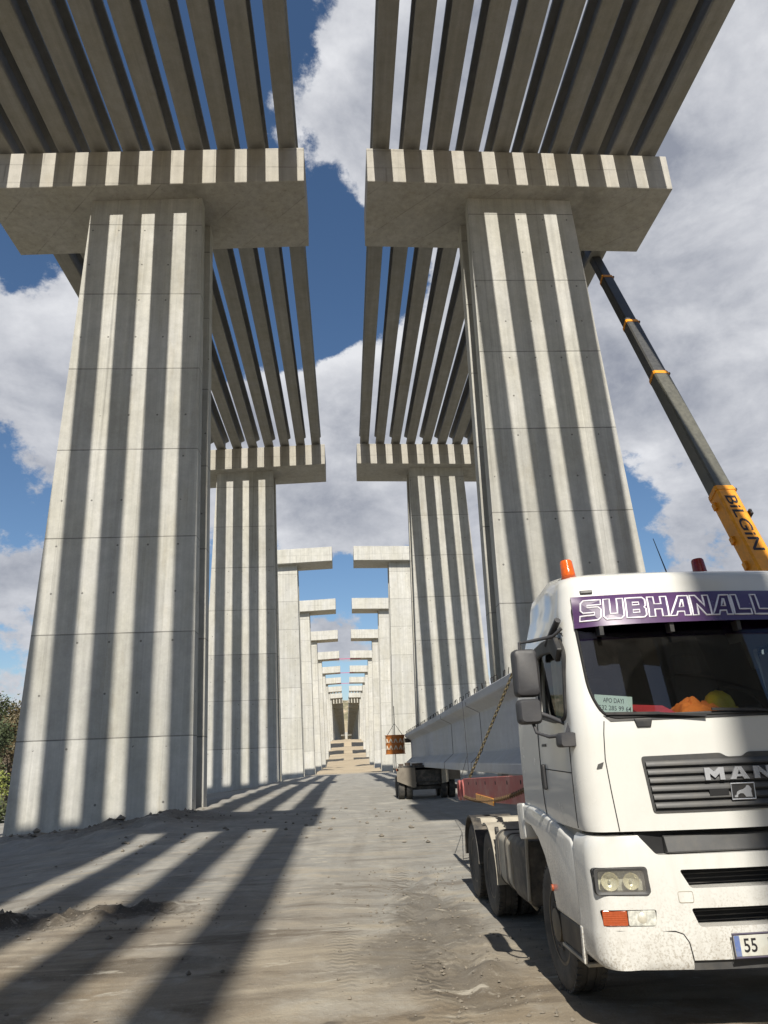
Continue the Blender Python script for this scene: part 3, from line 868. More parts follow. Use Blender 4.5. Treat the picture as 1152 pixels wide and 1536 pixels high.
def build_truck():
    T = empty('truck_tractor', (TX,TY,TZ), 'dusty white truck tractor with purple sun visor parked nose-on at the right', 'truck')
    # ---------------- cab shell
    REAR = 2.27
    HW_F = [(1.40,1.215),(1.5,1.235),(1.8,1.245),(2.2,1.24),(2.5,1.225),(3.0,1.195),(3.3,1.17),(3.5,1.135)]
    HW_R = [(1.40,1.20),(1.6,1.22),(2.2,1.22),(2.6,1.20),(3.0,1.12),(3.3,1.02),(3.5,.96)]
    def ring(w, inset=0., rise=None, rc=.17):
        hf, hr = lerpt(HW_F,w)-inset, lerpt(HW_R,w)-inset
        uc = hf-rc; vfr = Fv(uc,w)
        side = []
        nS = 9
        for k in range(nS):
            t = k/nS; v = REAR-inset-(REAR-inset-(vfr+rc+inset))*t
            h = hr+(hf-hr)*smoothstep(0,1,t)
            side.append((-h, v))
        arc = []
        for k in range(7):
            a = PI/2*k/6
            arc.append((-(uc+rc*math.cos(a)), vfr+inset+rc-rc*math.sin(a)))
        frn = []
        for k in range(1,20):
            u = -uc+2*uc*k/20; frn.append((u, Fv(u,w)+inset))
        half = side+arc
        pts = half+frn+[(-u,v) for u,v in reversed(half)]
        out = []
        for u, v in pts:
            ww = w if rise is None else rise(u,v)
            out.append((u,v,ww))
        return out
    rings = [ring(w) for w in (1.455,1.50,1.58,1.7,1.85,2.0,2.15,2.3,2.45,2.6,2.75,2.9,3.0,3.1,3.2,3.3,3.38,3.45,3.5)]
    def roofw(base): return lambda u, v: base+.24*smoothstep(.25,1.7,v)*(base-3.5)/.14
    rings.append(ring(3.5, .012, roofw(3.545), .18))
    rings.append(ring(3.5, .04, roofw(3.585), .2))
    rings.append(ring(3.5, .10, roofw(3.612), .22))
    rings.append(ring(3.5, .24, roofw(3.630), .25))
    rings.append(ring(3.5, .55, roofw(3.640), .25))
    rings.append(ring(3.5, .85, roofw(3.644), .15))
    mb = MB(); mb.loft(rings)
    cab = mb.build('cab', M['paint'], T)
    inner = MB(); inner.loft([ring(w, .06) for w in (1.62,1.9,2.2,2.5,2.8,3.1,3.3,3.42)])
    ws = rounded([(-.985,2.322),(.985,2.322),(1.075,2.55),(1.085,3.36),(-1.085,3.36),(-1.075,2.55)], .12)
    cut_ws = MB(); cut_ws.extr(ws, 'y', -.3, .62)
    # side windows (v, w)
    win = rounded([(.36,2.36),(.52,2.33),(.78,2.34),(1.28,2.40),(1.30,3.0),(.42,3.04),(.33,2.9)], .06)
    cut_l = MB(); cut_l.extr(win, 'x', -1.6, -.95)
    cut_r = MB(); cut_r.extr(win, 'x', .95, 1.6)
    boolean_cut(cab, [inner, cut_ws, cut_l, cut_r])
    cab.data.materials.clear(); cab.data.materials.append(M['paint']); cab.data.materials.append(M['liner'])
    # inside faces get the dark lining
    for p in cab.data.polygons:
        p.material_index = 0
    def deep(p):
        return abs(p.x) < min(lerpt(HW_F,p.z),lerpt(HW_R,p.z)+.03)-.04 and Fv(p.x,p.z)+.045 < p.y < REAR-.04 and 1.6 < p.z < 3.44
    vts = cab.data.vertices
    for p in cab.data.polygons:
        if all(deep(vts[i].co) for i in p.vertices): p.material_index = 1
    smooth_obj(cab, 32)
    # ---------------- seams
    for s in (-1,1):
        MB().tube([on_front(s*u,w,.0) for u,w in ((1.0,2.30),(1.015,2.2),(1.03,2.0),(1.015,1.75),(.992,1.46))], .0045, 6).build('hood_seam', M['seam'], cab)
        ds = MB()
        def sx(v, w): 
            hf, hr = lerpt(HW_F,w), lerpt(HW_R,w); t = 1-(v-.3)/(REAR-.3)
            return s*((hr+(hf-hr)*smoothstep(0,1,t))+.001)
        for path in ([(.40,1.47),(.36,1.8),(.34,2.3)],[(1.40,1.50),(1.42,1.8),(1.40,2.4),(1.38,3.0),(1.2,3.12),(.5,3.14),(.33,3.05)],[(.36,1.9),(1.40,1.92)]):
            pts = []
            for (v0,w0),(v1,w1) in zip(path,path[1:]):
                for k in range(6): pts.append((v0+(v1-v0)*k/6, w0+(w1-w0)*k/6))
            pts.append(path[-1])
            ds.tube([(sx(v,w),v,w) for v,w in pts], .005, 5)
        ds.build('door_seam', M['seam'], cab)
    # ---------------- glass, seal
    gl = front_poly(rounded([(-1.0,2.31),(1.0,2.31),(1.09,2.55),(1.10,3.37),(-1.10,3.37),(-1.09,2.55)], .12), -.012, .006)
    gl.build('windscreen', M['glass'], T, smooth=40)
    seal = MB(); path = rounded([(-.985,2.322),(.985,2.322),(1.075,2.55),(1.085,3.36),(-1.085,3.36),(-1.075,2.55)], .12, 6)
    dense = []
    for (a,b),(c,d) in zip(path, path[1:]+path[:1]):
        n = max(1,int(math.hypot(c-a,d-b)/.08)); dense += [(a+(c-a)*k/n, b+(d-b)*k/n) for k in range(n)]
    seal.tube([on_front(u,w,.002) for u,w in dense], .013, 6, closed=True)
    seal.build('windscreen_seal', M['seam'], T, smooth=40)
    # black scuttle strip under the glass
    front_sheet([(-.95,2.295),(.95,2.295),(1.0,2.345),(-1.0,2.345)], 30, 2, .006, .012).build('scuttle_panel', M['black'], T, smooth=40)
    for s in (-1,1):
        g = MB(); 
        wv = rounded([(.34,2.34),(.52,2.31),(.78,2.32),(1.30,2.38),(1.32,3.02),(.40,3.06),(.31,2.9)], .06)
        g.extr([(v,w) for v,w in wv], 'x', s*1.150, s*1.156)
        g.build('side_window', M['glass_side'], T)
        fr = MB()
        pv = rounded([(.36,2.36),(.52,2.33),(.78,2.34),(1.28,2.40),(1.30,3.0),(.42,3.04),(.33,2.9)], .06, 5)
        pts = []
        for v, w in pv:
            hf, hr = lerpt(HW_F,w), lerpt(HW_R,w); t = 1-(v-.3)/(REAR-.3)
            pts.append((s*(hr+(hf-hr)*smoothstep(0,1,t)),v,w))
        fr.tube(pts, .022, 6, closed=True)
        fr.build('window_frame', M['black'], T, smooth=40)
        # smoked rain deflector over the side window
        df = MB(); prof = [(.30,2.93),(.40,3.06),(.80,3.07),(1.30,3.03),(1.32,2.93),(.85,2.95),(.55,2.93),(.40,2.83)]
        df.extr(prof, 'x', s*1.215, s*1.265)
        df.build('rain_deflector', M['black'], T, bevel=.012)
        # door handle
        MB().extr(rounded([(1.225,1.73),(1.29,1.73),(1.30,1.96),(1.235,1.96)],.02), 'x', s*1.232, s*1.262).build('door_handle', M['black'], T, bevel=.008)
        MB().box(s*1.236-.004,s*1.236+.004, 1.12,1.26,2.12,2.145).build('door_trim', M['grey'], T)
        # marker lamp tab on the corner panel
        front_sheet([(s*1.085-.022,1.93),(s*1.085+.022,1.94),(s*1.07+.022,1.98),(s*1.07-.022,1.965)],3,2,.012,.02).build('corner_lamp', M['grey'], T)
        # roof marker slot
        front_sheet([(s*.935-.055,3.425),(s*.935+.055,3.425),(s*.935+.055,3.455),(s*.935-.055,3.455)],6,2,.02,.03).build('roof_marker', M['grey'], T, bevel=.006)
    # curtain inside the left window and dark rear wall
    for s in (-1,1):
        cu = MB(); rows = []
        for w in (2.28,2.5,2.75,2.92):
            rows.append([(s*(1.115-.03*math.sin(v*46)-.01*w), v, w) for v in [.42+.72*k/40 for k in range(41)]])
        cu.loft(rows, close=False, cap=False); cu.build('curtain', M['cream'], T, smooth=60)
    # ---------------- sun visor with lettering
    def vis(u, w, out=0.0):
        t = min(1,max(0,(w-3.09)/(3.395-3.09)))
        return (u, Fv(u,3.40)-.02-.17*(1-t)**.8*(1-.35*abs(u)**6)-out, w)
    vz = front_sheet([(-1.10,3.10),(1.10,3.10),(1.08,3.395),(-1.08,3.395)], 44, 8, 0, .012, fn=vis)
    sv = vz.build('sun_visor', M['purple'], T, smooth=40)
    block_letters('SUBHANALLAH', -1.03, 1.05, 3.155, 3.348, vis, M['purple_dk'], sv, 'lettering', .13, .22, .003, M['white'], .0085)
    for u in (-.9,-.3,.3,.9): MB().box(u-.018,u+.018,Fv(u,3.08)-.10,Fv(u,3.08)+.01,3.02,3.10).build('visor_bracket', M['black'], sv)
    front_sheet([(-1.085,3.0),(1.085,3.0),(1.085,3.12),(-1.085,3.12)], 40, 3, .003, .004).build('tinted_band', M['film'], T, smooth=40)
    # ---------------- grille
    gp = rounded([(-.715,1.588),(.715,1.588),(.752,2.012),(.115,2.018),(.068,1.986),(-.068,1.986),(-.115,2.018),(-.752,2.012)], .03)
    gr = front_poly(gp, .012, .03).build('grille', M['grey'], T, smooth=40)
    for k in range(6):
        w0 = 1.612+.0625*k
        hw = .70+.006*k
        sl = MB(); rows = []
        for dw, out in ((0,.016),(.006,.036),(.03,.034),(.046,.018)):
            rows.append([on_front(-hw+2*hw*i/30, w0+dw+.004, out) for i in range(31)])
        sl.loft(rows, close=False, cap=False)
        sl.build('grille_slat', M['grey'], gr, smooth=50)
        front_sheet([(-hw,w0-.012),(hw,w0-.012),(hw,w0-.001),(-hw,w0-.001)],30,1,.0155,.006).build('grille_gap', M['cavity'], gr)
    block_letters('MaN', -.288, .270, 1.815, 1.908, lambda x,y,o_: on_front(x,y,.040+o_), M['chrome'], gr, 'badge_lettering', .28, 0, .012)
    # small plate with a walking lion, in a thin frame
    em = empty('emblem', (0,0,0)); em.parent = gr
    front_sheet([(-.098,1.665),(.092,1.665),(.098,1.782),(-.092,1.782)],6,4,.040,.01).build('emblem_plate', M['black'], em)
    fr = MB(); q = [(-.098,1.665),(.092,1.665),(.098,1.782),(-.092,1.782)]
    fr.tube([on_front(u,w,.043) for u,w in q], .006, 6, closed=True); fr.build('emblem_frame', M['chrome'], em)
    lion = [(-.075,.012),(-.05,.012),(-.045,.03),(-.025,.040),(.0,.038),(.018,.012),(.038,.012),(.034,.03),(.042,.045),(.055,.012),(.07,.012),(.066,.05),(.072,.07),(.062,.088),(.05,.098),(.034,.096),(.026,.082),(.0,.068),(-.03,.062),(-.05,.05),(-.058,.03),(-.075,.022)]
    front_poly([(u-.003,1.668+w) for u,w in lion], .046, .004, .2).build('emblem_lion', M['chrome'], em)
    front_sheet([(-.27,1.70),(-.115,1.70),(-.115,1.745),(-.27,1.745)],6,2,.039,.01).build('grille_slot', M['cavity'], gr)
    # ---------------- bumper
    def bF(u, w): return Fv(u, min(w,2.2))-.025-.02*smoothstep(1.3,.9,w)
    rb = []
    for w, ins in ((.51,.05),(.535,.02),(.58,.005),(.70,0),(.76,0),(.80,.006),(1.0,.006),(1.2,.004),(1.34,.012),(1.40,.03),(1.425,.055)):
        hw = 1.268-ins; rc = .16; uc = hw-rc; ring_ = []
        arc = [(-(uc+rc*math.cos(PI/2*k/6)), bF(uc,w)+rc-rc*math.sin(PI/2*k/6)) for k in range(7)]
        fr_ = [(-uc+2*uc*k/24, bF(-uc+2*uc*k/24,w)+ins*.4) for k in range(1,24)]
        half = [(-hw,.52)]+arc
        pts = half+fr_+[(-u,v) for u,v in reversed(half)]
        rb.append([(u,v,w) for u,v in pts])
    bm_ = MB(); bm_.loft(rb); bp = bm_.build('bumper', M['paint'], T)
    cuts = [MB().extr(rounded([(-.88,1.6),(-.87,1.43),(-.75,1.285),(.75,1.285),(.87,1.43),(.88,1.6)],.03), 'y', -.4, .32),
            MB().extr(rounded([(-.60,1.178),(-.535,1.05),(.535,1.05),(.60,1.178)],.025), 'y', -.4, .25),
            MB().extr(rounded([(-.56,.915),(-.515,.79),(.515,.79),(.56,.915)],.025), 'y', -.4, .25),
            MB().box(-.60,.60,-.4,.35,.40,.572)]
    for s in (-1,1):
        cuts.append(MB().extr(rounded([(s*1.235,1.01),(s*.832,1.012),(s*.842,1.208),(s*1.248,1.203)],.035), 'y', -.4, .30))
        cuts.append(MB().extr(rounded([(s*1.205,.797),(s*.832,.799),(s*.815,.912),(s*1.222,.912)],.02), 'y', -.4, .30))
    boolean_cut(bp, cuts); bp.data.materials.clear(); bp.data.materials.append(M['paint']); smooth_obj(bp, 32)
    MB().box(-.88,.88,.10,.34,1.24,1.50).build('bumper_step_recess', M['cavity'], T)
    st = MB(); st.extr([(.02,1.292),(.02,1.305),(.06,1.41),(.10,1.42),(.10,1.292)], 'x', -.66, .66); st.build('front_step', M['grey'], T, bevel=.008)
    for lo, hi, hw in ((1.03,1.19,.62),(.77,.93,.58)):
        MB().box(-hw,hw,.14,.22,lo,hi).build('intake_recess', M['cavity'], T)
        for k in range(4):
            zz = lo+.035+.032*k
            MB().box(-hw+.03,hw-.03,.10,.112,zz,zz+.006).build('intake_mesh_bar', M['black'], T)
    front_sheet([(-.60,.505),(.60,.505),(.60,.570),(-.60,.570)],20,2,.02,.05).build('lower_lip', M['grey'], T)
    # bumper seams
    for s in (-1,1):
        p = [(s*1.262,.772),(s*1.15,.772),(s*.70,.765),(s*.645,.745),(s*.612,.69),(s*.600,.60),(s*.598,.575)]
        MB().tube([(u, bF(u,w)+.002, w) for u,w in p[1:]], .005, 6).build('bumper_seam', M['seam'], bp)
        q = rounded([(s*.64,.955),(s*.53,.955),(s*.53,1.03),(s*.64,1.03)], .015)
        MB().tube([(u, bF(u,w)+.002, w) for u,w in q], .0025, 5, closed=True).build('tow_cover_seam', M['dusty'], bp)
    # headlights and fog lamps
    for s in (-1,1):
        h = empty('headlight', (s*1.04, Fv(1.04,1.1)-.03, 1.107)); h.parent = T
        ang = s*math.atan(.2*1.04)
        h.rotation_euler = (0,0,ang)
        bez = MB(); o = rounded([(-.205,-.092),(.205,-.092),(.200,.098),(-.205,.094)],.03); i = [(x*.86,y*.78) for x,y in o]
        n = len(o)
        bez.loft([[(x,-.012,y) for x,y in o],[(x*.98,-.022,y*.97) for x,y in o],[(x,-.016,y) for x,y in i],[(x*.97,.05,y*.97) for x,y in i],[(x*1.05,.06,y*1.05) for x,y in o],[(x*1.02,.0,y*1.02) for x,y in o]], cap=False)
        bez.build('headlight_bezel', M['grey'], h, smooth=35)
        MB().extr([(x*1.0,y*1.0) for x,y in i], 'y', .052, .058).build('headlight_back', M['clear'], h)
        for k, (cx_, r) in enumerate(((-.085,.068),(.075,.062))):
            MB().lathe([(r,-.0),(r*.92,.02),(r*.7,.036),(r*.35,.046),(.001,.048)], 24, (cx_,.002,.0), 'y', False).build('lamp_bowl', M['reflector'], h, smooth=60)
            MB().lathe([(.001,.010),(.010,.014),(.013,.022),(.010,.036),(.001,.040)], 14, (cx_,.004,0), 'y').build('lamp_bulb', M['clear'], h, smooth=60)
        MB().extr([(x*.99,y*.99) for x,y in i], 'y', -.017, -.013).build('headlight_lens', M['lens'], h)
        f = empty('fog_lamp', (s*1.018, Fv(1.02,.85)-.035, .855)); f.parent = T; f.rotation_euler = (0,0,ang)
        MB().box(-.20,.20,.045,.06,-.056,.056).build('lamp_housing', M['black'], f)
        x0, x1 = (-.198,-.012) if s < 0 else (.012,.198)
        MB().extr(rounded([(x0,-.053),(x1,-.053),(x1,.053),(x0,.053)],.012), 'y', 0, .045).build('indicator_lens', M['indic'], f, bevel=.006)
        x0, x1 = (-.008,.198) if s < 0 else (-.198,.008)
        MB().extr(rounded([(x0,-.053),(x1,-.053),(x1,.053),(x0,.053)],.012), 'y', 0, .045).build('fog_lens', M['clear'], f, bevel=.006)
        MB().lathe([(.001,-.003),(.034,-.002),(.042,.004),(.042,.02),(.001,.02)], 20, ((x0+x1)/2,0,0), 'y').build('fog_bowl', M['reflector'], f, smooth=40)
    # number plate
    pl = MB(); pl.box(-.305,.215,-.012,.0,.595,.735); pl_o = pl.build('number_plate', M['plate'], T, loc=(0,bF(.1,.66)-.02,0), bevel=.004)
    MB().box(-.303,-.262,-.0145,-.011,.598,.732).build('plate_band', M['blue'], pl_o)
    fm = MB()
    fm.tube([(-.312,-.010,.588),(.222,-.010,.588),(.222,-.010,.742),(-.312,-.010,.742)], .008, 6, closed=True); fm.build('plate_frame', M['plateframe'], pl_o)
    text_fit('55', -.235, -.135, .622, .712, lambda x,y,z: (x,-.0135-z,y), M['ink'], 'plate_lettering', pl_o, .001, .01)
    text_fit('K', -.045, .015, .622, .712, lambda x,y,z: (x,-.0135-z,y), M['ink'], 'plate_lettering', pl_o, .001, .01)
    # ---------------- front fenders, step wells, chassis
    for s in (-1,1):
        fe = MB(); V0, R0 = 1.55, .62
        outer = [(.53,.70),(.53,1.30),(.62,1.37),(.95,1.43),(1.40,1.50),(1.85,1.54),(2.30,1.545),(2.46,1.49),(2.52,1.34),(2.50,1.20)]
        innr = [(2.40,1.21),(2.36,1.30),(2.26,1.36),(1.98,1.345),(1.72,1.25),(1.54,1.12),(1.42,.98),(1.34,.84),(1.29,.70)]
        fe.extr(outer+innr, 'x', s*1.10, s*1.255)
        fe.build('front_fender', M['paint'], T, bevel=.03, seg=3, smooth=40)
        MB().extr([(.56,1.28),(2.46,1.36),(2.46,1.45),(.56,1.40)], 'x', s*.75, s*1.13).build('fender_inner', M['black'], T)
        rl = MB(); rl.extr(rounded([(2.22,1.20),(2.50,1.17),(2.53,1.54),(2.24,1.555)],.04), 'x', s*1.0, s*1.262); rl.build('fender_flap', M['paint'], T, bevel=.02, smooth=40)
        sw = MB(); sw.box(s*1.0, s*1.235, .54, 1.26, .46, .70); sw.build('step_well', M['black'], T, bevel=.02)
        MB().box(s*1.09-.16, s*1.09+.165, .50,1.22,.435,.462).build('entry_step', M['dusty'], T, bevel=.006)
        MB().bar((s*1.262,.53,.46),(s*1.262,.50,.73),.03,.05).build('step_trim', M['paint'], T, bevel=.008)
        MB().lathe([(.001,0),(.028,.002),(.030,.018),(.001,.018)], 14, (s*1.262-.009,1.33,.88),'x').build('side_marker', M['indic'], T)
        # panel under the door, between cab and fender
        MB().box(s*1.0, s*1.19, .45,2.2,1.33,1.47).build('cab_underside', M['dusty'], T)
        # mirrors
        up_arm = MB()
        up_arm.tube([(s*1.19,.34,3.12),(s*1.26,.40,3.06),(s*1.40,.66,3.06),(s*1.50,.70,3.05),(s*1.505,.70,2.9)], .016, 8)
        up_arm.tube([(s*1.21,.36,3.2),(s*1.24,.55,3.08),(s*1.25,.66,3.02)], .03, 8)
        up_arm.build('mirror_arm', M['mirror'], T, smooth=50)
        low_arm = MB()
        low_arm.tube([(s*1.46,.68,2.36),(s*1.44,.62,2.24),(s*1.36,.52,2.20),(s*1.22,.40,2.21)], .016, 8)
        low_arm.build('mirror_arm', M['mirror'], T, smooth=50)
        MB().tube([(s*1.20,.43,2.29),(s*1.30,.56,2.36),(s*1.42,.64,2.42)], .02, 8).build('mirror_stay', M['mirror'], T, smooth=50)
        for (a0,a1,b0,b1,nm) in ((1.365,1.59,2.555,2.985,'main_mirror'),(1.372,1.585,2.315,2.535,'wide_mirror')):
            mm = MB(); p = rounded([(a0,b0),(a1,b0),(a1,b1),(a0,b1)],.05,5); cx_, cz_ = (a0+a1)/2, (b0+b1)/2
            rg = []
            for k_, vv in ((.80,.585),(.93,.60),(1.0,.64),(1.0,.72),(.97,.74)):
                rg.append([(s*(cx_+(x-cx_)*k_), vv, cz_+(z-cz_)*k_) for x,z in p])
            mm.loft(rg); mo = mm.build(nm, M['mirror'], T, smooth=35)
            MB().extr([(s*(cx_+(x-cx_)*.9), cz_+(z-cz_)*.93) for x,z in p], 'y', .741, .744).build('mirror_glass', M['mglass'], mo)
        km = MB(); p = rounded([(-.105,-.06),(.105,-.055),(.10,.062),(-.10,.06)],.035,4)
        km.loft([[(x*.85,-.03,z*.85) for x,z in p],[(x,0,z) for x,z in p],[(x,.09,z) for x,z in p],[(x*.9,.12,z*.9) for x,z in p]])
        ko = km.build('kerb_mirror', M['mirror'], T, smooth=35, loc=(s*1.255,.24,2.165))
        MB().bar((0,.06,.04),(-s*.05,.10,.14),.04).build('mirror_bracket', M['mirror'], ko)
    # wheels
    wheel(T, -1.045, 1.55, .53, .31); wheel(T, 1.045, 1.55, .53, .31, outward=1)
    for v in (4.85, 6.20):
        for s in (-1,1):
            wheel(T, s*1.06, v, .515, .28, 'wheel', True, s)
            wheel(T, s*.74, v, .515, .28, 'wheel', True, -s)
    ch = MB()
    for s in (-1,1): ch.box(s*.43-.04, s*.43+.04, .6, 7.0, .74, 1.02)
    for v in (.9,2.5,3.6,4.3,5.5,6.9): ch.box(-.43,.43,v-.05,v+.05,.78,.98)
    ch.box(-1.0,1.0,1.48,1.62,.46,.60)
    for v in (4.85,6.2): ch.box(-1.0,1.0,v-.09,v+.09,.42,.60)
    ch.build('chassis', M['steel'], T, bevel=.008, seg=1)
    MB().box(-.55,.55,.5,2.1,.62,1.42).build('engine_block', M['cavity'], T, bevel=.04)
    for s in (-1,1):
        # tanks and boxes between the axles
        tk = MB(); tk.extr(rounded([(s*.62,.52),(s*1.16,.48),(s*1.20,.56),(s*1.20,1.08),(s*1.15,1.14),(s*.62,1.14)],.06,4), 'y', 2.62, 3.30); tk.build('battery_box', M['steel'], T, bevel=.015, smooth=35)
        ft = MB(); ft.extr(rounded([(s*.60,.50),(s*1.15,.50),(s*1.21,.60),(s*1.21,1.05),(s*1.14,1.12),(s*.60,1.12)],.10,5), 'y', 3.38, 4.22); fto = ft.build('fuel_tank', M['dusty'], T, bevel=.015, smooth=35)
        for v in (3.55,4.0): MB().extr(rounded([(s*.595,.49),(s*1.155,.49),(s*1.222,.59),(s*1.222,1.06),(s*1.145,1.132),(s*.595,1.132)],.10,5), 'y', v, v+.06).build('tank_strap', M['steel'], fto)
        MB().tube([(s*1.17,2.60,1.16),(s*1.19,2.62,.55),(s*1.10,2.70,.45)], .02, 6).build('side_rail', M['dusty'], T)
        MB().lathe([(.001,0),(.05,0),(.05,.04),(.001,.05)], 14, (s*1.2,4.22,1.10),'x').build('tank_cap', M['steel'], T)
        # quarter fenders over the rear wheels
        for v, mt in ((4.85,M['dusty']),(6.20,M['steel'])):
            R1 = .62; outl = [(v+R1*math.cos(a), .53+R1*math.sin(a)) for a in [math.radians(x) for x in range(0,181,10)]]
            if v < 5: outl = [(v+.72,1.17),(v+.3,1.185)]+[(v+(R1)*math.cos(a), .53+R1*math.sin(a)) for a in [math.radians(x) for x in range(70,196,9)]]
            inn = [(v+(y-v)*.955, .53+(z-.53)*.955) for y,z in reversed(outl)]
            MB().extr(outl+inn, 'x', s*.58, s*1.225).build('rear_fender', mt, T, smooth=30)
    # beacons and aerial
    for u, mt, v in ((-.99,M['amberlens'],.56),(.34,M['redlens'],.62)):
        b = empty('roof_beacon', (u,v,3.60)); b.parent = T; b.rotation_euler = (math.radians(-2),math.radians(-3),0)
        MB().lathe([(.001,0),(.072,0),(.075,.035),(.064,.05),(.001,.05)], 22, (0,0,0), 'z').build('beacon_base', M['indic'] if u < 0 else M['redlens'], b, smooth=35)
        MB().lathe([(.001,.05),(.066,.05),(.066,.065),(.058,.19),(.048,.205),(.001,.205)], 24, (0,0,0), 'z').build('beacon_lens', mt, b, smooth=35)
        MB().lathe([(.001,.06),(.026,.06),(.026,.17),(.001,.17)], 12, (0,0,0), 'z').build('beacon_core', M['reflector'], b)
    MB().tube([(.66,1.9,3.78),(.63,1.98,4.1),(.585,2.04,4.44)], [.010,.007,.004], 6).build('aerial', M['black'], T)
    # wipers
    for u0, u1 in ((-.18,-.98),(.62,-.12)):
        wp = MB(); wp.bar(on_front(u0,2.31,.03), on_front((u0+u1)/2,2.345,.035), .022,.016); wp.bar(on_front((u0+u1)/2+.02,2.345,.037), on_front(u1,2.36,.025), .014,.022)
        wp.build('wiper', M['black'], T)
    front_sheet([(-.745,2.24),(-.635,2.24),(-.615,2.31),(-.765,2.31)],4,3,.014,.02).build('washer_tab', M['black'], T, bevel=.006)
    # ---------------- interior
    dk = MB(); dk.extr([(.20,2.05),(.20,2.28),(.32,2.345),(.55,2.335),(.72,2.22),(.72,1.9),(.22,1.9)], 'x', -1.02, 1.02); dk.build('dashboard', M['liner'], T, bevel=.03, smooth=40)
    MB().box(-1.1,1.1,.15,2.2,1.63,1.70).build('cab_floor', M['liner'], T)
    for u in (-.6,.6):
        st_ = MB(); st_.extr(rounded([(1.0,1.70),(1.55,1.70),(1.72,2.2),(1.82,2.78),(1.70,2.80),(1.52,2.25),(1.48,2.12),(1.0,2.08)],.06), 'x', u-.26, u+.26)
        seat = st_.build('seat', M['liner'], T, bevel=.04, smooth=40)
        hb = MB(); hb.extr(rounded([(1.72,2.82),(1.80,2.82),(1.84,3.02),(1.74,3.02)],.03), 'x', u-.14, u+.14); hb.build('headrest', M['liner'], seat, bevel=.02)
    swl = MB(); ring_ = []
    for k in range(32):
        a = 2*PI*k/32; ring_.append((.6+.23*math.cos(a), .88+.10*math.sin(a), 2.40+.20*math.sin(a)))
    swl.tube(ring_, .017, 8, closed=True); wl = swl.build('steering_wheel', M['black'], T, smooth=50)
    MB().bar((.6,.88,2.40),(.6,.70,2.22),.07).bar((.38,.88,2.40),(.82,.88,2.40),.04,.03).build('steering_column', M['black'], wl)
    return T
TRUCK = build_truck()

# things lying behind the windscreen
def W(u, v, w): return (TX+u, TY+v, TZ+w)
def cab_things():
    c = MB(); c.box(-.155,.155,-.002,.002,-.07,.075)
    o = c.build('dashboard_card', M['card'], None, loc=W(-.86,.21,2.437)); o.rotation_euler = (math.radians(-9),math.radians(7),math.radians(-14))
    tag(o, 'small white card with a telephone number propped in the corner of the windscreen', 'card')
    text_fit('APO DAYI', -.085, .085, .012, .052, lambda x,y,z: (x,-.0035-z,y), M['ink'], 'card_lettering', o, .0006, .004)
    text_fit('0532 285 99 64', -.143, .143, -.052, -.012, lambda x,y,z: (x,-.0035-z,y), M['ink'], 'card_lettering', o, .0006, .002)
    h = empty('hard_hat', W(.165,.40,2.362), 'yellow hard hat lying on the dashboard behind the windscreen', 'hard hat')
    h.rotation_euler = (math.radians(14),math.radians(-16),math.radians(20))
    prof = [(.128,0),(.130,.03),(.124,.075),(.105,.12),(.07,.15),(.03,.163),(.001,.165)]
    MB().lathe([(.001,0)]+prof, 28, (0,0,0), 'z').build('hat_shell', M['hat'], h, smooth=60)
    br = MB(); br.lathe([(.126,.004),(.150,.0),(.150,.008),(.128,.014)], 28, (0,-.012,0), 'z'); br.build('hat_brim', M['hat'], h, smooth=50)
    rdg = MB()
    for dx in (-.03,0,.03): rdg.tube([(dx,-.118,.06),(dx,-.09,.125),(dx,-.03,.163),(dx,.04,.163),(dx,.1,.115)], .009, 6)
    rdg.build('hat_ridges', M['hat'], h, smooth=60)
    def cloth(name, u0, u1, v0, v1, hmax, mat, lab, seed):
        mb = MB(); rows = []; N = 26
        for j in range(N+1):
            row = []
            for i in range(N+1):
                s, t = i/N, j/N
                e = (4*s*(1-s))**.5*(4*t*(1-t))**.5
                z = e*hmax*(.55+.6*abs(fbm(s*3+seed,t*3,seed,3)))
                row.append(W(u0+(u1-u0)*s+.02*fbm(s*2,t*2,seed), v0+(v1-v0)*t, 2.348+z))
            rows.append(row)
        mb.loft(rows, close=False, cap=False)
        me_o = mb.build(name, mat, None, smooth=60)
        tag(me_o, lab, 'vest' if 'vest' in name else 'folder')
        return me_o
    cloth('safety_vest', -.26, .14, .24, .60, .15, M['vest'], 'crumpled orange safety vest on the dashboard beside the yellow hat', 3)
    f = MB(); f.box(-.20,.20,-.13,.13,0,.012).box(-.19,.19,-.12,.125,.013,.03); o = f.build('red_folder', M['folder'], None, loc=W(-.46,.42,2.37)); o.rotation_euler = (math.radians(20),math.radians(3),math.radians(8))
    tag(o, 'red folder lying flat on the dashboard left of the orange vest', 'folder')
cab_things()

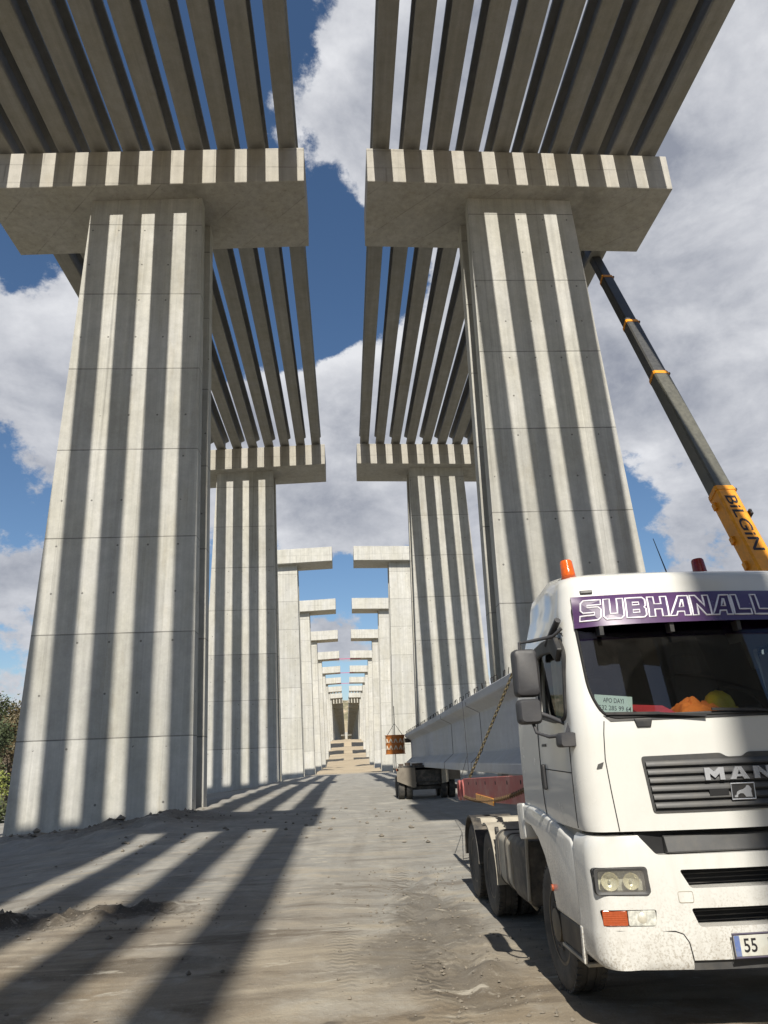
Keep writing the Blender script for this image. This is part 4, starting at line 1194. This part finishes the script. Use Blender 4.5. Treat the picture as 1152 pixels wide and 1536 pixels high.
# ------------------------------------------------------------------ the girder on the transporter
LOADP = Vector((3.42,9.15,1.30)); LOADQ = Vector((3.95,44.2,1.08))
def load_frame():
    d = (LOADQ-LOADP); L = d.length; d.normalize()
    x = d.cross(Vector((0,0,1))).normalized(); z = x.cross(d)
    return Matrix(((x.x,d.x,z.x,LOADP.x),(x.y,d.y,z.y,LOADP.y),(x.z,d.z,z.z,LOADP.z),(0,0,0,1))), L
LM, LL = load_frame()
def build_load():
    o = empty('loaded_girder', (0,0,0), 'long pale concrete girder loaded on the transporter behind the white truck', 'bridge girder')
    o.matrix_world = LM
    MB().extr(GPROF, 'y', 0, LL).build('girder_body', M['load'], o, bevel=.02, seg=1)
    me = None
    n = 84
    for k in range(n):
        y = .35+(LL-.7)*k/(n-1)
        for_x = -.38 if k % 3 else .30
        if me is None:
            mb = MB(); mb.tube([(0,-.12,-.02),(0,-.12,.11),(0,-.10,.14),(0,.10,.14),(0,.12,.11),(0,.12,-.02)], .008, 6)
            ob = mb.build('rebar_loop', M['rebar'], o, smooth=60, loc=(for_x,y,HB)); me = ob.data
        else: ob = link('rebar_loop', me, o, (for_x,y,HB))
        ob.rotation_euler = (0, math.radians(random.uniform(-9,9)), math.radians(random.uniform(-12,12)))
    for y in (9.6, 15.5):      # lashing straps lying on the flank
        st = MB(); path = [(-.475,HB-.1),(-.475,1.59),(-.13,1.41),(-.13,.47),(-.45,.20),(-.45,-.02)]
        st.tube([(x,y+.02*z,z) for x,z in path], .006, 6); st.build('lashing_line', M['cable'], o)
    return o
LOAD = build_load()
def onload(x, y, z): return LM @ Vector((x,y,z))

def chain(a, b, link_len, name, mat, lab, sag=0):
    a, b = Vector(a), Vector(b); L = (b-a).length; n = max(3,int(L/(link_len*.78)))
    mb = MB()
    for k in range(n):
        t = (k+.5)/n; c = a.lerp(b,t); c.z -= sag*4*t*(1-t)
        d = (b-a).normalized(); x = d.cross(Vector((0,0,1)))
        if x.length < .1: x = Vector((1,0,0))
        x.normalize(); y = d.cross(x)
        s = x if k % 2 else y
        ring_ = []
        for q in range(12):
            an = 2*PI*q/12; ring_.append(c+d*math.cos(an)*link_len*.5+s*math.sin(an)*link_len*.30)
        mb.tube(ring_, link_len*.13, 6, closed=True)
    o = mb.build(name, mat, None, smooth=60); return tag(o, lab, 'chain')
chain(onload(-.50,3.4,HB-.02), (2.28,14.0,1.25), .074, 'lashing_chain', M['chain'], 'yellowish steel chain running slantwise down the girder flank to the red frame')
chain((2.17,14.1,.92), (2.17,9.2,1.24), .085, 'loose_chain', M['rust'], 'rusty chain drooping along the side of the red frame', .10)

def build_bolster():
    r = empty('bolster_frame', (3.15,9.0,.95), 'faded red steel bolster frame under the girder behind the cab', 'bolster')
    def loc(x, y, z): return (x-3.15, y-9.0, z-.95)
    # two side panels sloping gently to the rear
    for s in (-1,1):
        u = s*.95
        mb = MB(); a, b = loc(0,8.9,1.42), loc(0,14.1,1.235)
        c, d = loc(0,14.1,.86), loc(0,8.9,1.07)
        mb.extr([(a[1],a[2]),(b[1],b[2]),(c[1],c[2]),(d[1],d[2])], 'x', u-.03, u+.03)
        p = mb.build('side_panel', M['red'], r, bevel=.01)
        for k in range(6):
            y = 9.4+.82*k; z = 1.42-.0356*(y-8.9)-.085
            q = loc(0,y,z)
            MB().lathe([(.001,0),(.028,0),(.028,.004),(.001,.004)], 14, (u+s*.031-(.002 if s>0 else -.002)-(.004 if s<0 else 0),q[1],q[2]), 'x').build('bolt_hole', M['cavity'], p)
        q = loc(0,12.0,.985)
        MB().box(u+s*.030,u+s*.044,q[1]-.75,q[1]+.75,q[2]-.055,q[2]+.05).build('side_reflector', M['amber'], p, bevel=.006)
        for k in range(2):
            q = loc(0,14.32+.42*k-.1,1.03-.02*k); ring_ = []
            for t in range(20):
                an = 2*PI*t/20; ring_.append((u+s*.02,q[1]+.14*math.copysign(abs(math.cos(an))**.7,math.cos(an)),q[2]+.15*math.copysign(abs(math.sin(an))**.7,math.sin(an))))
            MB().tube(ring_, .035, 8, closed=True).build('lashing_ring', M['red'], p, smooth=60)
    for y in (9.2,11.4,13.8):
        q = loc(0,y,1.1); MB().box(-.92,.92,q[1]-.12,q[1]+.12,q[2]-.12,q[2]+.08).build('cross_beam', M['steel'], r, bevel=.01)
    q = loc(0,11.4,0)
    MB().box(-.45,.45,q[1]-.3,q[1]+.3,.20,.325).build('girder_seat', M['timber'], r, bevel=.015)
    MB().lathe([(.001,0),(.55,0),(.55,.14),(.001,.14)], 32, (0,q[1],-.14), 'z').build('turntable', M['steel'], r, smooth=35)
    MB().bar(loc(2.17,8.95,1.50),loc(2.17,8.82,.92),.05).build('stay_post', M['black'], r)
    return r
build_bolster()
o = MB().tube([(2.2,14.86,1.1),(2.85,17.61,1.63),(3.03,18.9,3.0)], .007, 6).tube([(2.2,13.6,1.2),(2.85,17.61,1.63)], .007, 6).build('lashing_cable', M['cable'], None)
tag(o, 'dark steel cable splitting in two from the girder flank down to the red frame', 'cable')

def build_dolly():
    X0, Yd, gz = 3.55, 32.3, ground_z(2.4,32.3)
    r = empty('trailer_dolly', (X0,Yd,gz), 'dusty grey wheeled dolly carrying the rear of the long girder', 'trailer')
    # root at the ground; four dual wheel pairs on two axle lines
    for y in (.55, 2.05):
        for u in (-1.22,-.88,.62,.96): wheel(r, u, y, .44, .27, 'wheel', True, -1 if u < 0 else 1)
    MB().box(-.5,.5,.2,2.4,.55,.95).box(-1.3,1.2,.42,.68,.36,.52).box(-1.3,1.2,1.92,2.18,.36,.52).build('chassis', M['steel'], r, bevel=.015, seg=1)
    MB().extr([(-1.42,1.28),(-.62,1.28),(-.60,.48),(-.72,.46),(-1.42,.74)], 'y', .0, .05).build('mudguard', M['dolly'], r, bevel=.01)
    MB().extr([(.50,1.24),(.80,1.24),(.80,.66),(.50,.60)], 'y', -.06, -.01).build('mudguard', M['dusty'], r, bevel=.01)
    MB().box(.78,1.32,.02,.08,.74,1.24).build('mudguard', M['dolly'], r, bevel=.01)
    MB().box(-.64,.52,.10,.22,.70,1.26).build('front_plate', M['steel'], r, bevel=.01)
    MB().box(-1.42,1.32,.10,2.5,1.16,1.26).build('deck_plate', M['dolly'], r, bevel=.01)
    MB().box(-1.32,-.1,.15,.40,1.27,1.36).build('bolster_beam', M['steel'], r, bevel=.01)
    for k, (x, w_) in enumerate(((-1.2,.2),(-.92,.22),(-.6,.25))): MB().box(x-w_/2,x+w_/2,.14,.5,1.365,1.44+.04*(k%2)).build('timber_block', M['timber'], r, bevel=.01)
    MB().box(-.4,.4,.8,1.6,1.26,1.44).build('girder_seat', M['timber'], r, bevel=.02)
    for sx in (-1.38,1.28): MB().lathe([(.001,0),(.05,0),(.05,.03),(.001,.03)], 12, (sx,.0,1.20), 'y').build('marker_lamp', M['amberlens'], r)
    return r
build_dolly()

def marker_box():
    r = empty('marker_drum', (2.90,44.3,1.75), 'orange drum with white chevrons hanging at the far end of the loaded girder', 'warning marker')
    mb = MB(); mb.lathe([(.001,0),(.60,0),(.60,.03),(.57,.05),(.57,1.02),(.60,1.04),(.60,1.08),(.001,1.08)], 40, (0,0,0), 'z'); mb.build('drum_body', M['boxo'], r, smooth=35)
    for i in range(-2,3):
        for lv in (.22,.60):
            a0 = -PI/2+i*.52
            pts = []
            ch = MB()
            for sgn in (-1,1):
                q = []
                for t in (0,.5,1):
                    a = a0+sgn*.17*t; q.append((.578*math.cos(a),.578*math.sin(a),lv+.26-.22*t))
                ch.tube(q, .035, 6)
            ch.build('chevron', M['cream'], r)
    MB().tube([(0,0,-.9),(0,0,2.75)], .022, 6).build('marker_staff', M['black'], r)
    MB().tube([(-.45,0,1.08),(0,0,1.75),(.45,0,1.08)], .02, 6).build('hanger', M['black'], r)
    MB().bar((.5,0,.75),(1.0,-.1,.75),.1,.25).build('bracket', M['steel'], r)
marker_box()

# ------------------------------------------------------------------ mobile crane beyond the right pier
def build_crane():
    P0, P1_ = Vector((15.62,25.0,7.7)), Vector((16.40,37.0,31.7))
    d = (P1_-P0).normalized()
    pivot = P0-d*5.6
    gz = ground_z(15.3,22)
    r = empty('mobile_crane', (pivot.x,pivot.y,gz), 'yellow mobile crane with long dark telescopic boom rising behind the right pier', 'crane')
    off = Vector((pivot.x,pivot.y,gz))
    side = Vector((-1,-.0,0)); side = (side-d*side.dot(d)).normalized(); nrm = d.cross(side)     # side points to the left of the boom
    def hexsec(c, w, h):
        pts = [(-.5,-.30),(-.5,.42),(-.40,.5),(.40,.5),(.5,.42),(.5,-.30),(.30,-.5),(-.30,-.5)]
        return [c+side*(x*w)+nrm*(y*h)-off for x,y in pts]
    def along(t): return P0+d*t
    # distances along the boom of the section ends, found from the collars
    def seg(t0, t1, w0, h0, mat, name, bevel=.02):
        return MB().loft([hexsec(along(t0),w0,h0),hexsec(along(t1),w0,h0)]).build(name, mat, r)
    secs = [(4.1,12.65,.77,.80,M['boom2']),(12.65,17.75,.70,.73,M['boom']),(17.75,23.1,.63,.66,M['boom']),(23.1,36,.56,.60,M['boom'])]
    base = seg(-6.6,4.05,.82,.86,M['craney'],'boom_base')
    wprev = (.98,1.05)
    for t0, t1, w, h, mt in secs:
        seg(t0-.4, t1, w, h, mt, 'boom_section')
        cw, ch = w+.11, h+.11
        col = MB().loft([hexsec(along(t0-.12),cw,ch),hexsec(along(t0+.05),cw,ch)]).loft([hexsec(along(t0+.05),cw*.97,ch*.97),hexsec(along(t0+.13),cw*.97,ch*.97)])
        co = col.build('boom_collar', M['craney'], r)
        e = along(t0)+side*(-cw*.5)+nrm*(ch*.3)-off
        MB().obox(e, side*.07, d*.05, nrm*.10).build('collar_lug', M['ink'], co)
    # fittings on the yellow base section
    for t, k in ((3.5,1),(1.6,1),(.3,1)):
        MB().obox(along(t)+side*(.46)+nrm*(-.1)-off, side*.06, d*.16, nrm*.10).build('boom_bracket', M['craney'], base)
    for t in (2.6,2.75): MB().obox(along(t)-side*.49+nrm*.2-off, side*.05, d*.05, nrm*.28).build('boom_rail', M['ink'], base)
    # lettering down the face turned to the viewer
    vdir = Vector((-P0.x,-P0.y,1.7-P0.z)).normalized()
    faces = [(side, nrm), (-side, nrm), (nrm, side), (-nrm, side)]
    best = max(faces, key=lambda f: f[0].dot(vdir))
    fn, acr = best
    if fn.dot(nrm)**2 > .5: hw_, half = .40, .86/2
    else: hw_, half = .36, .82/2
    # letters read from the collar down; tops point to the right of the picture
    up = acr.copy()
    if up.x < 0 and abs(up.x) > .2: up = -up
    rd = -d
    if rd.cross(up).dot(fn) < 0: up = -up
    cen = 0.0
    def bm(x, y, z): return along(3.62-x)+up*y+fn*(half+.004+z)-off
    text_fit('BiLGiN', 0, 3.0, -.23, .23, bm, M['ink'], 'boom_lettering', base, .002, .012)
    # hoist cylinder, turntable, cabs and carrier (mostly hidden by the white truck)
    pv = pivot-off
    MB().tube([pv+Vector((0,1.6,-1.1)), along(-1.2)-off-nrm*.55], .17, 14).build('luffing_cylinder', M['craney'], r, smooth=40)
    up_ = MB(); z0 = 1.75
    up_.extr([(-3.0,z0),(1.9,z0),(1.9,z0+.5),(.9,z0+1.6),(-.6,z0+1.9),(-1.2,z0+1.0),(-3.0,z0+1.0)], 'x', -1.0, -.62).extr([(-3.0,z0),(1.9,z0),(1.9,z0+.5),(.9,z0+1.6),(-.6,z0+1.9),(-1.2,z0+1.0),(-3.0,z0+1.0)], 'x', .62, 1.0)
    up_.box(-.62,.62,-3.0,1.9,z0,z0+.3)
    up_.build('slewing_frame', M['craney'], r, bevel=.02, seg=1)
    MB().box(-1.25,1.25,-4.0,-3.0,z0,z0+1.2).build('counterweight', M['boom'], r, bevel=.05)
    cb = MB(); cb.extr([(0.2,z0),(2.2,z0),(2.35,z0+.8),(1.9,z0+1.7),(.2,z0+1.7)], 'x', -1.95, -1.08); cbo = cb.build('operator_cab', M['craney'], r, bevel=.05)
    MB().extr([(0.5,z0+.75),(2.0,z0+.75),(1.75,z0+1.5),(.5,z0+1.5)], 'x', -1.965, -1.945).build('cab_window', M['glass'], cbo)
    MB().box(-1.3,1.3,-5.0,6.0,.95,1.5).build('carrier_deck', M['craney'], r, bevel=.04)
    MB().box(-.5,.5,-4.8,5.8,.55,.95).build('carrier_frame', M['steel'], r, bevel=.02)
    dc = MB(); dc.extr([(-6.9,.75),(-5.05,.75),(-5.05,2.2),(-6.4,2.2),(-6.9,1.5)], 'x', -1.3, 1.3); dco = dc.build('driver_cab', M['craney'], r, bevel=.06)
    MB().extr([(-6.95,1.55),(-6.45,2.1),(-6.44,2.1),(-6.93,1.52)], 'x', -1.15, 1.15).build('cab_window', M['glass'], dco)
    for y in (-5.6,-3.9,1.6,3.2,4.8):
        for s in (-1,1): wheel(r, s*1.1, y, .6, .38, 'wheel', False, s)
    for y in (-2.0,5.6):
        for s in (-1,1):
            MB().box(min(s*1.3,s*3.0),max(s*1.3,s*3.0),y-.15,y+.15,.75,1.05).build('outrigger', M['craney'], r, bevel=.02)
            MB().box(s*2.85-.12,s*2.85+.12,y-.12,y+.12,.0,.8).box(s*2.85-.35,s*2.85+.35,y-.35,y+.35,-.1,.02).build('outrigger_foot', M['boom'], r)
build_crane()

# ------------------------------------------------------------------ trees on the left
def tree(x, y, h, rad, mat, lab, seed, grp, trunk=.25, leaf=.26, n=4200):
    rnd = random.Random(seed); gz = ground_z(x,y)-.1
    t = empty('broadleaf_tree', (x,y,gz), lab, 'tree', grp)
    tb = MB()
    tb.tube([(0,0,0),(rnd.uniform(-.2,.2),rnd.uniform(-.2,.2),h*.3),(rnd.uniform(-.4,.4),rnd.uniform(-.4,.4),h*.62),(rnd.uniform(-.4,.4),0,h*.88)], [trunk,trunk*.8,trunk*.45,trunk*.12], 10)
    blobs = []
    for k in range(9+int(h)):
        a = rnd.random()*2*PI; zz = h*rnd.uniform(.28,.95); rr = rad*rnd.uniform(.25,.85)*(1-.55*max(0,(zz/h-.5)*2)**2)
        c = Vector((rr*math.cos(a), rr*math.sin(a), zz)); blobs.append((c, rad*rnd.uniform(.26,.46)))
        tb.tube([(0,0,zz*.62),(c.x*.5,c.y*.5,zz*.82),tuple(c)], [trunk*.35,trunk*.22,trunk*.06], 6)
    tb.build('trunk', M['bark'], t, smooth=60)
    lb = MB()
    for k in range(n):
        c, br = rnd.choice(blobs)
        dirv = Vector((rnd.gauss(0,1),rnd.gauss(0,1),rnd.gauss(0,.8))).normalized()
        p = c+dirv*br*rnd.random()**.4*rnd.uniform(.7,1.12)
        a = Vector((rnd.gauss(0,1),rnd.gauss(0,1),rnd.gauss(0,.6))).normalized(); b = a.orthogonal().normalized()
        s = leaf*rnd.uniform(.5,1.2)
        lb.add([p-a*s*.5, p+b*s*.28, p+a*s*.5, p-b*s*.28], [(0,1,2,3)])
    lb.build('crown', mat, t)
    return t
g = 'trees at the left edge'
tree(-33.2,72,10.4,3.6,M['leaf_g'],'green broadleaf tree showing at the left edge beside the striped pier, tallest there',1,g)
tree(-30.6,70,9.3,2.6,M['leaf_b'],'russet-tinged tree squeezed between the green tree and the left pier',2,g)
tree(-30.2,63,7.2,3.2,M['leaf_d'],'dark low tree at the left edge beneath the taller green crown',3,g,n=5200)
tree(-28.0,58,5.2,2.6,M['leaf_g'],'short green tree at the left edge above the bright bush',7,g)
tree(-39,80,12.5,4,M['leaf_g'],'taller green tree outside the left edge of the view',4,g,n=3000)
tree(-27.5,84,8,3,M['leaf_d'],'dark tree hidden behind the left pier',5,g,n=2600)
tree(-45,70,11,4,M['leaf_b'],'russet tree outside the left edge of the view',6,g,n=2600)
tree(-37,92,13,4,M['leaf_d'],'dark tree beyond the left pier, rearmost of its clump',8,g,n=3000)
def bush(x, y, h, r, mat, lab, seed):
    rnd = random.Random(seed); gz = ground_z(x,y)
    t = empty('leafy_bush', (x,y,gz), lab, 'bush', 'bushes at the left edge')
    st = MB(); lb = MB()
    for k in range(26):
        a = rnd.random()*2*PI; tip = Vector((r*rnd.random()**.5*math.cos(a), r*rnd.random()**.5*math.sin(a), h*rnd.uniform(.5,1)))
        st.tube([(tip.x*.2,tip.y*.2,0),(tip.x*.7,tip.y*.7,tip.z*.6),tuple(tip)], [.03,.02,.008], 5)
        for q in range(70):
            u = rnd.random()**.7; p = Vector((tip.x*(.2+.8*u),tip.y*(.2+.8*u),tip.z*u))+Vector((rnd.gauss(0,.25),rnd.gauss(0,.25),rnd.gauss(0,.2)))
            a_ = Vector((rnd.gauss(0,1),rnd.gauss(0,1),rnd.gauss(0,.7))).normalized(); b_ = a_.orthogonal().normalized(); s = rnd.uniform(.1,.26)
            lb.add([p-a_*s*.5,p+b_*s*.27,p+a_*s*.5,p-b_*s*.27], [(0,1,2,3)])
    st.build('stems', M['bark'], t); lb.build('leaves', mat, t)
bush(-24.6,53,3.1,2.0,M['leaf_y'],'bright yellow-green bush low at the left edge beside the striped pier',11)
bush(-27.5,56,2.6,2.2,M['leaf_y'],'yellow-green bush outside the left edge of the view',12)
bush(-22.0,48,1.3,1.4,M['leaf_g'],'dark low bush at the foot of the bright bush by the left pier',13)
